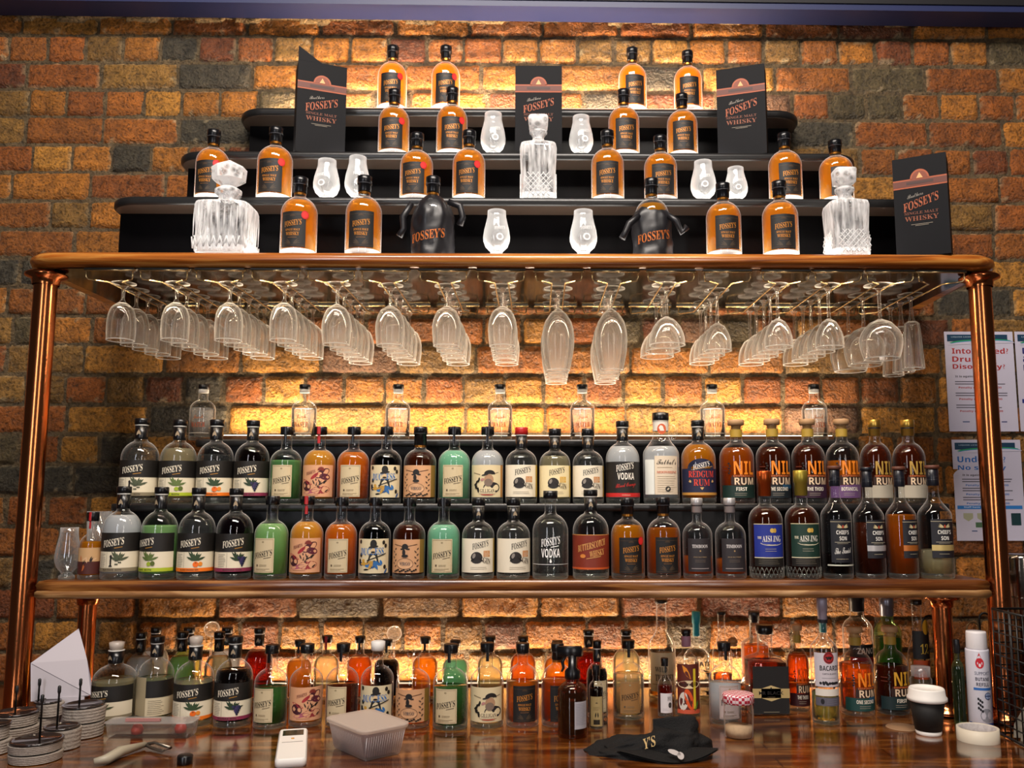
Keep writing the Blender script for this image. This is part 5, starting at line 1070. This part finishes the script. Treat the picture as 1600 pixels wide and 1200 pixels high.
# folded white paper
pm = P('white_paper', 'cfc7cc', .7)
pts = [(48, 1096), (48, 1036), (123, 982), (136, 1030), (143, 1066), (142, 1086), (95, 1102)]
Yp = -.497; V = []
for k, (a, b) in enumerate(pts):
    for d in (0, .0012): X, Z = at(a, b, Yp + .05 * math.sin((a - 48) / 95 * 3) + d); V.append((X, Yp + .05 * math.sin((a - 48) / 95 * 3) + d, max(Z, ZC + .002)))
n = len(pts); zl = V[0][2]; 
o = MB().add(V, [tuple(2 * k for k in range(n)), tuple(2 * k + 1 for k in range(n))[::-1]] + [(2 * k, 2 * ((k + 1) % n), 2 * ((k + 1) % n) + 1, 2 * k + 1) for k in range(n)], 0, False)
_, zb_ = at(95, 1102, Yp)
xq0, _ = at(60, 1090, Yp); xq1, _ = at(130, 1090, Yp)
o.box(xq0, xq1, Yp + .005, Yp + .007, ZC + .0005, V[12][2] + .03)
tag(o.build('folded_paper', [pm]), 'sheet of white paper folded to a point, standing behind the coaster stacks', 'paper')
# clear tray with red things
x0, y0 = gx(160, 1156); x1, _ = gx(296, 1156); t = thing('clear_tray', 'shallow clear plastic tray with a pink strip, in front of the dark-labelled gins', 'tray', ((x0 + x1) / 2, y0 + .03, ZC)); w = (x1 - x0) / 2
cp_ = glassmat('clear_plastic', rim=.3, body=.12, power=2, rimcol=(.8, .75, .72))
MB().slab(rrect(-w, w, -.028, .028, .012, 4, True), [(.008, 0), (.004, .004), (0, .034)], 0).slab(rrect(-w - .003, w + .003, -.031, .031, .014, 4, True), [(0, .034), (0, .036)], 0).build('tray_body', [cp_], t)
MB().box(-w * .55, w * .25, -.02, -.012, .037, .043).build('pink_strip', [P('pink_plastic', 'b07a74', .4)], t)
for k, (a, b) in enumerate(((-.35, 0), (.62, .01))): MB().lathe([(.0001, .002), (.012, .006), (.014, .016), (.009, .026), (.0001, .028)], 16, 0, (a * w, b, 0)).build('red_lid', [P('red_plastic', 'b3301c', .35)], t)
# peeler and black cap
x0, y0 = gx(146, 1198); x1, y1 = gx(226, 1170); x2, y2 = gx(266, 1176)
t = thing('peeler', 'beige-handled peeler lying on the counter near the plastic tray', 'peeler', (0, 0, ZC))
MB().tube([(x0, y0, .010), (x0 + .02, y0 + .012, .011), ((x0 + x1) / 2, (y0 + y1) / 2, .012), (x1, y1, .009)], [.006, .010, .011, .006], 12).build('handle', [P('beige_plastic', 'a39a86', .45)], t)
MB().tube([(x1, y1, .009), (x1 + .02, y1 + .004, .012), (x2, y2, .010), (x2 - .012, y2 - .012, .006), (x1 + .018, y1 - .012, .006), (x1, y1, .009)], .0035, 8).build('blade_frame', [P('brushed_steel', '8d857a', .3, .9)], t)
x, y = gx(284, 1197); tag(MB().lathe([(.0145, 0), (.0155, .002), (.0155, .016), (.014, .018)], 24).build('loose_stopper', [P('cap_black', '0b0b0e', .28)]), 'loose black bottle cap lying beside the peeler', 'bottle cap').location = (x, y + .015, ZC)
# white handheld thermometer / remote
xa, ya = gx(430, 1198); xb, yb = gx(478, 1198); xc, yc = gx(438, 1151); xd, _ = gx(479, 1151)
t = thing('remote_control', 'white handheld remote with small dark screen lying on the counter', 'remote control', ((xa + xb) / 2, ya, ZC), math.atan2(-((xc + xd) / 2 - (xa + xb) / 2), yc - ya)); w = (xb - xa) / 2; Lr = math.hypot(yc - ya, (xc + xd - xa - xb) / 2)
MB().slab(rrect(-w, w, -.01, Lr, .01, 4, True), [(.004, 0), (0, .004), (0, .014), (.003, .018)], 0).build('casing', [wp], t)
MB().box(-w * .72, w * .72, Lr * .74, Lr * .93, .0175, .0186).build('screen', [P('lcd_screen', '2a3222', .2)], t)
MB().lathe([(.0035, .018), (.0035, .0195), (.0001, .02)], 12, 0, (0, Lr * .62, 0)).build('button', [P('amber_button', 'c88c30', .4)], t)
MB().box(-w * .7, w * .7, Lr * .5, Lr * .515, .0175, .0184).build('groove', [P('grey_line', '8e8a86', .5)], t)
# plastic tub
H = .062; pl, pf, pr_, pb = gx(511, 1120, ZC + H), gx(562, 1147, ZC + H), gx(637, 1132, ZC + H), gx(586, 1111, ZC + H)
tcx = (pl[0] + pr_[0] + pf[0] + pb[0]) / 4; tcy = (pl[1] + pr_[1] + pf[1] + pb[1]) / 4; tang = math.atan2(pr_[1] - pf[1], pr_[0] - pf[0]); w = (math.hypot(pr_[0] - pf[0], pr_[1] - pf[1]) + math.hypot(pb[0] - pl[0], pb[1] - pl[1])) / 4; d = (math.hypot(pl[0] - pf[0], pl[1] - pf[1]) + math.hypot(pb[0] - pr_[0], pb[1] - pr_[1])) / 4
print('TUB', w, d, math.degrees(tang))
t = thing('plastic_tub', 'translucent ribbed plastic tub with lid in front of the counter bottles', 'food container', (tcx, tcy, ZC), tang)
tubm = glassmat('frosted_plastic', tint=(.92, .9, .9), rim=.4, body=.22, power=2, rimcol=(.95, .92, .92), gl=.2)
MB().slab(rrect(-w, w, -d, d, .016, 5, True), [(.018, 0), (.014, .003), (.002, H - .008), (0, H - .006), (0, H)], 0).build('tub_body', [tubm], t)
mb = MB()
for k in range(-8, 9):
    for s_ in (-1, 1): mb.tube([(k * w * .095, s_ * (d - .0135), .008), (k * w * .1, s_ * (d - .0035), H - .012)], .0009, 4)
for k in range(-9, 10):
    for s_ in (-1, 1): mb.tube([(s_ * (w - .0135), k * d * .082, .008), (s_ * (w - .0035), k * d * .087, H - .012)], .0009, 4)
mb.build('rib_pattern', [P('tub_rib', 'cfc8c8', .4)], t)
MB().slab(rrect(-w - .004, w + .004, -d - .004, d + .004, .02, 6, True), [(.001, H - .004), (0, H), (0, H + .003), (.003, H + .004), (.008, H + .0025)], 0).build('lid', [glassmat('tub_lid', tint=(.9, .85, .8), rim=.2, body=.45, power=2, rimcol=(.85, .74, .66), gl=.15)], t)
MB().slab(rrect(-w + .022, w - .022, -d + .022, d - .022, .014, 5, True), [(0, .004), (0, H * .55)], 0).build('contents', [P('tub_contents', '6b5560', .7, nz=.4, nscale=120)], t)
# black cap on the counter
x0, y0 = gx(912, 1172); x1, y1 = gx(1113, 1180); cxh, cyh = gx(1015, 1180)
cloth = P('black_cotton', '0c0b0c', .75, spec=.3, bump=.6, bscale=400)
t = thing('baseball_cap', 'crumpled black cap with gold lettering lying in front of the counter bottles', 'cap', (cxh, cyh + .03, ZC)); mb = MB(); vs = []; fs = []; na, nr = 56, 18; hw_ = (x1 - x0) / 2
for j in range(nr + 1):
    q = j / nr
    for k in range(na):
        a = 2 * math.pi * k / na; c_, s_ = math.cos(a), math.sin(a); lean = .5 + .5 * c_
        rx = hw_ * (1 - q) ** .3; ry = .062 * (1 - q) ** .4; hh = .018 + .048 * max(0, lean) ** .8
        f = noise.noise(Vector((c_ * 2, s_ * 2, q * 3))) * .18 + .06 * noise.noise(Vector((c_ * 5, s_ * 5, q * 9)))
        X = c_ * rx * (1 + f) + .012 * q; Y_ = s_ * ry * (1 + f); Z_ = hh * math.sin(q * math.pi / 2) * (1 + f) * (.85 + .15 * math.sin(3 * a))
        vs.append((X, Y_, max(.0, Z_)))
for j in range(nr):
    for k in range(na): fs.append((j * na + k, j * na + (k + 1) % na, (j + 1) * na + (k + 1) % na, (j + 1) * na + k))
mb.add(vs, fs); mb.build('crown', [cloth], t)
mb = MB(); vs = []; fs = []
for j in range(9):
    for k in range(25):
        u = k / 24; v = j / 8; a = math.pi * (1.12 + .8 * u); r = .055 + .045 * v
        vs.append((.035 + 1.15 * r * math.cos(a), -.02 + r * .75 * math.sin(a), .012 - .008 * v * math.sin(u * math.pi) + .004 * math.sin(u * 9)))
for j in range(8):
    for k in range(24): fs.append((j * 25 + k, j * 25 + k + 1, (j + 1) * 25 + k + 1, (j + 1) * 25 + k))
n = len(vs); vs2 = vs + [(a, b, c + .003) for a, b, c in vs]; mb.add(vs2, fs + [tuple(n + i for i in f) for f in fs]); mb.build('brim', [cloth], t)
L = Lab(); L.txt("Y'S", 0, 0, .026, .022, 'b99a60', 'serif', 1, .3); me = L.mesh('lettering', flat=True, dl=.0006); me.transform(Matrix.Translation((-.005, -.0665, .036)) @ Matrix.Rotation(-.5, 4, 'X')); link('lettering', me, t)
L = Lab(); L.ell(0, 0, .014, .006, 'a8a09c', 1, -25); L.ell(.012, -.008, .007, .009, 'a8a09c', 1); me = L.mesh('brim_logo', flat=True, dl=.0006); me.transform(Matrix.Translation((.045, -.083, .02)) @ Matrix.Rotation(-.9, 4, 'X')); link('brim_logo', me, t)
# gingham jar
x, Yj, R = gc(1131, 1179, 1158); _, zt = at(1155, 1083, Yj); H = zt - ZC
t = thing('jam_jar', 'faceted jam jar with red gingham lid, part full of pale sugar', 'jar', (x, Yj, ZC))
MB().lathe([(R * .85, 0), (R * .92, .004), (R * .97, H * .55), (R * .93, H * .74), (R * .86, H * .8)], 14, 0, smooth=False, cap=False).build('glass_body', [GL], t)
MB().lathe([(.0001, .003), (R * .84, .003), (R * .88, H * .26), (.0001, H * .3)], 14, 0, cap=False).build('sugar', [P('sugar', 'c9a884', .9, nz=.2, nscale=200)], t)
mg, nt, out = newmat('gingham'); bs = nt.nodes.new('ShaderNodeBsdfPrincipled'); bs.inputs['Roughness'].default_value = .4; ck = nt.nodes.new('ShaderNodeTexChecker'); ck.inputs['Scale'].default_value = 150
ck.inputs['Color1'].default_value = (*srgb('b0203a'), 1); ck.inputs['Color2'].default_value = (*srgb('e6cfd2'), 1); tc = nt.nodes.new('ShaderNodeTexCoord'); nt.links.new(tc.outputs['Object'], ck.inputs[0]); nt.links.new(ck.outputs[0], bs.inputs[0]); nt.links.new(bs.outputs[0], out.inputs[0])
MB().lathe([(R * .99, H * .79), (R * 1.03, H * .81), (R * 1.03, H * .96), (R * .98, H), (R * .5, H + .001), (.0001, H)], 30, 0, cap=False).build('lid', [mg], t)
# cup
x, Yc, R = gc(1433, 1470, 1152); _, zt = at(1450, 1074, Yc); H = zt - ZC
t = thing('coffee_cup', 'black paper takeaway coffee cup with white lid', 'cup', (x, Yc, ZC))
MB().lathe([(R * .98, 0), (R * 1.02, .002), (R * 1.06, H * .1)], 32, 0).build('cup_base', [wp], t)
MB().lathe([(R * 1.08, H * .1), (R * 1.45, H * .8)], 40, 0).build('sleeve', [P('black_card', '171513', .65, nz=.2)], t)
MB().lathe([(R * 1.5, H * .72), (R * 1.62, H * .74), (R * 1.62, H * .8), (R * 1.5, H * .83), (R * 1.44, H * .97), (R * 1.36, H), (R * 1.25, H * .99), (R * 1.2, H * .95), (.0001, H * .95)], 40, 0, cap=False).build('lid', [wp], t)
x, y = gx(1410, 1137); tag(MB().lathe([(.037, 0), (.038, .0008), (.037, .0018)], 36).build('beer_coaster', [P('cardboard', '8a6a4c', .8, nz=.2)]), 'single round cardboard coaster lying beside the coffee cup', 'coaster').location = (x, y, ZC)
# glass jar behind the cup with an orange cap bottle
x, _ = at(1437, 1100, -.40); _, zt = at(1437, 1040, -.40); t = thing('glass_jar', 'small empty glass jar standing behind the coffee cup lid', 'jar', (x, -.415, ZC))
MB().lathe([(.024, 0), (.026, .003), (.026, zt - ZC - .03), (.021, zt - ZC - .02), (.021, zt - ZC)], 28, 0, cap=False).build('glass_body', [GL], t)
MB().lathe([(.0225, zt - ZC - .022), (.023, zt - ZC + .001), (.0001, zt - ZC + .001)], 28, 0, cap=False).build('lid', [tubm], t)
# butane can
x, Yb, R = gc(1516, 1551, 1140); _, zt = at(1531, 986, Yb); H = zt - ZC; k = 1 / R
t = thing('butane_can', 'white and blue butane refill can with a red flame emblem', 'gas canister', (x, Yb, ZC), scale=(R, R, R)); h = H / R
MB().lathe([(.98, 0), (1, .05), (1, h * .8), (.97, h * .815)], 36).build('can_body', [P('can_white', 'cfcdd8', .3)], t)
MB().lathe([(.88, h * .815), (.9, h * .83), (.86, h * .985), (.82, h)], 32).build('cap', [P('can_cap', 'dcd8da', .4)], t)
L = Lab(); L.rect(-1.5, 1.6, .05, .5, '20448e', 0); L.rect(.75, 1.6, .5, h * .79, '8c90b8', 0); L.ell(-.28, h * .68, .36, .46, 'c4202e', 1, n=18); L.poly([(-.6, h * .7), (-.02, h * .7), (-.3, h * .79)], [(0, 1, 2)], 'c4202e', 1); L.ell(-.28, h * .66, .1, .16, 'e8d8dc', 2)
L.txt('SUPPORT', -.1, h * .575, 1.3, .3, '6d7082', 'plain', 1); L.txt('BUTANE', -.1, h * .515, 1.2, .3, '23233a', 'sans', 1); L.txt('REFILL', -.1, h * .46, 1.1, .3, '23233a', 'sans', 1); L.rect(-.9, .7, h * .4, h * .425, '2a66b0', 1); L.ell(.3, h * .34, .32, .32, '2b3c66', 1); L.ell(.3, h * .34, .26, .26, '8fa0c4', 2); L.rect(.04, .56, h * .335, h * .345, '2b3c66', 3); L.rect(.28, .32, h * .3, h * .38, '2b3c66', 3)
for i in range(9): L.ell(-.55 + .15 * (i % 3), h * .31 - i * .13, .09, .12, '14141c', 2)
L.ell(.1, h * .14, .55, .6, '84848c', 1); L.poly([(.1, .5), (.9, .5), (.55, h * .2)], [(0, 1, 2)], 'b4b4bc', 2); link('printed_label', L.mesh('printed_label', R=1.008, dl=.004), t)
# tape roll
x, Yt, R = gc(1498, 1560, 1165); tp = thing('tape_roll', 'roll of wide cream tape lying flat in front of the butane can', 'tape', (x, Yt, ZC))
MB().lathe([(R, 0), (R, .028), (R * .88, .028), (R * .88, .026)], 40, 0, cap=False).build('tape', [P('cream_tape', 'cfc4b0', .5)], tp)
MB().lathe([(R * .88, .027), (R * .82, .027), (R * .82, 0)], 40, 0, cap=False).build('card_core', [P('card_core', 'a9a2a0', .7, nz=.4, nscale=160)], tp)
# wire basket with folded flyers
bx, by = gx(1562, 1148); bw = .19; bd = .13; by -= bd; bz = at(1562, 951, by + bd)[1] - ZC; t = thing('wire_basket', 'black wire basket holding folded flyers at the edge of the counter', 'basket', (bx, by, ZC)); mb = MB(); wr = .0018
for q in range(12):
    z = .004 + (bz - .004) * q / 11
    mb.tube([(0, 0, z), (bw, 0, z), (bw, bd, z), (0, bd, z), (0, 0, z)], wr if q not in (0, 11) else .003, 6)
mb.build('horizontal_wires', [rodm], t); mb = MB()
for a in range(6):
    for p, q in (((a * bw / 5, 0), 1), ((a * bw / 5, bd), 1), ((0, a * bd / 5), 1), ((bw, a * bd / 5), 1)): mb.tube([(p[0], p[1], .003), (p[0], p[1], bz)], wr, 6)
mb.build('upright_wires', [rodm], t)
fl = MB()
for k in range(3): fl.add([(.012, .03 + k * .03, .004), (.17, .02 + k * .03, .004), (.17, .05 + k * .03, .10 + .02 * k), (.09, .05 + k * .03, .085 + .02 * k), (.02, .04 + k * .03, .03)], [(0, 1, 2, 3, 4)], 0, False)
o = fl.build('flyer', [P('flyer_print', '9c9484', .6, nz=.8, nscale=60)]); sm = o.modifiers.new('thickness', 'SOLIDIFY'); sm.thickness = .003; o.location = (bx, by, ZC); tag(o, 'folded printed flyers leaning inside the black wire basket', 'flyers', kind='stuff')
# cocktail shakers behind the tall pipe
steel = P('polished_steel', '9a948c', .18, 1.0)
for dx, px, Yk, top, nm in ((0, 1592, -.36, 866, 'polished steel cocktail shaker with lid behind the wire basket'),):
    x, _ = at(px, 950, Yk); _, zt = at(px, top, Yk); H = zt - ZC; tt = thing('cocktail_shaker', nm, 'cocktail shaker', (x + .012, Yk, ZC))
    MB().lathe([(.028, 0), (.03, .004), (.042, H * .72), (.043, H * .73)], 32).build('tin', [steel], tt)
    MB().lathe([(.0435, H * .73), (.0445, H * .74), (.0445, H * .97), (.043, H), (.0001, H)], 32, cap=False).build('lid', [steel], tt)
# tool handles with looped ends
for k, (px, top, Yk, rr, col_, nm) in enumerate(((1453, 962, -.33, .018, '0c0c0c', 'black looped tong handle just beside the short pipe'), (1520, 972, -.36, .015, '9c7a50', 'steel looped handle rising behind the butane can'), (1539, 958, -.33, .014, '0c0c0c', 'black hooked handle behind the butane can cap'))):
    x, _ = at(px, top + 20, Yk); _, zt = at(px, top, Yk); hz = zt - ZC
    P_ = [(0, 0, 0)] + [(0, 0, hz - rr * 1.5)] + [(-rr * math.cos(a) + rr * (0), 0, hz - rr + rr * math.sin(a)) for a in [math.radians(q) for q in range(0, 200, 20)]] + [(rr, 0, hz - rr * 2.6)]
    o = MB().tube([(p[0] - (rr if i < 2 else 0), 0, p[2]) for i, p in enumerate(P_)], .0028, 8).build('looped_handle', [P('handle_%d' % k, col_, .3, .6 if k == 1 else 0)]); o.location = (x, Yk, ZC); tag(o, nm, 'bar tool')
# glass ball stirrers
for px, py, Yk, nm in ((331, 983, -.145, 'clear glass ball stirrer rising behind the pale stopper gin'), (616, 990, -.145, 'clear glass ball stirrer rising behind the white-capped bottle')):
    x, z = at(px, py, Yk); r = .021; t = thing('ball_stirrer', nm, 'stirrer', (x, Yk, ZC)); h = z - ZC
    MB().lathe([(r * math.sin(a), h - r * math.cos(a)) for a in [math.pi * q / 14 for q in range(15)]], 24, 0, cap=False).build('glass_ball', [WG], t)
    MB().lathe([(.003, 0), (.003, h - r)], 10).build('stem', [WG], t)
# ------------------------------------------------------------------ notices on the wall
def poster(corners, label, draw):
    (a, b), (c, d) = corners; x0, z1 = at(a, b, -.022); x1, _ = at(c, b, -.022); _, z0 = at(a, d, -.022); w, h = x1 - x0, z1 - z0
    L = Lab(); L.rect(-w / 2, w / 2, 0, h, 'c9c4d6', 0); L.rect(-w * .46, w * .42, h * .9, h * .97, '123a56', 1); L.ell(w * .02, h * .895, w * .45, h * .028, '2f9c5c', 2, 2, arc=(0, 180)); L.ell(w * .04, h * .885, w * .46, h * .028, '3a7fb8', 3, 2, arc=(0, 180)); L.ell(w * .04, h * .876, w * .48, h * .03, 'c9c4d6', 4, 2, arc=(0, 180)); L.txt('LIQUOR LICENSING', -w * .2, h * .945, w * .4, h * .014, 'a8bccc', 'sans', 2)
    draw(L, w, h)
    o = link('wall_notice', L.mesh('wall_notice', flat=True, dl=.0003)); o.data.materials.append(P('ink_c9c4d6', 'c9c4d6', .55))
    mb = bpy.data.objects  # paper thickness
    o.location = ((x0 + x1) / 2, -.0205, z0); tag(o, label, 'notice')
    sm = o.modifiers.new('paper', 'SOLIDIFY'); sm.thickness = .0002; sm.offset = 1
def fine(L, w, h, c, rows, pen, pc):
    for i, v in enumerate(rows):
        L.lines(-w * .38, w * .38, h * v, 2, h * .024, '55525f', h * .009, 1); L.txt(pen, -w * .02, h * (v - .066), w * .62, h * .026, pc, 'sans', 1)
def p1(L, w, h):
    for k, t_ in enumerate(('Intoxicated?', 'Drunk?', 'Disorderly?')): wd = (.82, .52, .76)[k]; L.txt(t_, -w * .4 + w * wd / 2, h * (.805 - .082 * k), w * wd, h * (.058 if k < 2 else .065), 'a82424', 'sans', 1)
    L.txt('It is against the law', -w * .12, h * .545, w * .5, h * .026, '1c1a22', 'sans', 1); fine(L, w, h, 0, (.5, .385, .265), 'Penalty exceeds $19,000', 'a82424'); L.rect(-w * .3, -w * .2, h * .09, h * .1, '2a4a7c', 1); L.rect(w * .26, w * .34, h * .09, h * .1, '1c2a6c', 1)
def p2(L, w, h):
    L.txt('Under 18?', -w * .08, h * .805, w * .7, h * .062, '2468b4', 'sans', 1); L.txt('No supply', -w * .08, h * .715, w * .7, h * .062, '2468b4', 'sans', 1); L.txt('It is against the law', -w * .12, h * .645, w * .5, h * .026, '1c1a22', 'sans', 1)
    fine(L, w, h, 0, (.61, .52, .43), 'Penalty exceeds $19,000', '2468b4'); L.rect(-w * .47, w * .47, h * .31, h * .345, '2a78c4', 1); L.txt('Staff have the right', -w * .15, h * .328, w * .45, h * .02, 'c9d8ea', 'sans', 2)
    for u in (-.32, -.12): L.poly([(w * (u - .07), h * .27), (w * (u + .07), h * .27), (w * (u + .07), h * .22), (w * u, h * .19), (w * (u - .07), h * .22)], [(0, 1, 2, 3, 4)], 'a8a88c', 1)
    L.rect(-w * .22, -w * .1, h * .13, h * .18, '4a6a4c', 1); L.rect(w * .02, w * .1, h * .14, h * .18, '7c3048', 1); L.rect(w * .3, w * .44, h * .15, h * .27, '10363a', 1); L.rect(-w * .28, -w * .2, h * .09, h * .1, '2a4a7c', 1)
def p3(L, w, h):
    for k, t_ in enumerate(('Don\u2019t', 'assume', 'be', 'unsafe')): L.txt(t_, -w * .4 + w * .2, h * (.805 - .085 * k), w * .4, h * .06, '1c1a6c', 'sans', 1)
    L.lines(-w * .38, w * .3, h * .48, 4, h * .03, '55525f', h * .009, 1); L.rect(-w * .45, w * .4, h * .28, h * .32, '1c2a7c', 1)
poster(((1475, 518), (1582, 674)), 'notice with red headings on the brick wall behind the tall copper pipe', p1)
poster(((1487, 687), (1594, 845)), 'notice with blue headings and blue band below the red-headed one', p2)
poster(((1585, 518), (1692, 674)), 'notice with dark blue heading, cut by the picture edge', p3)
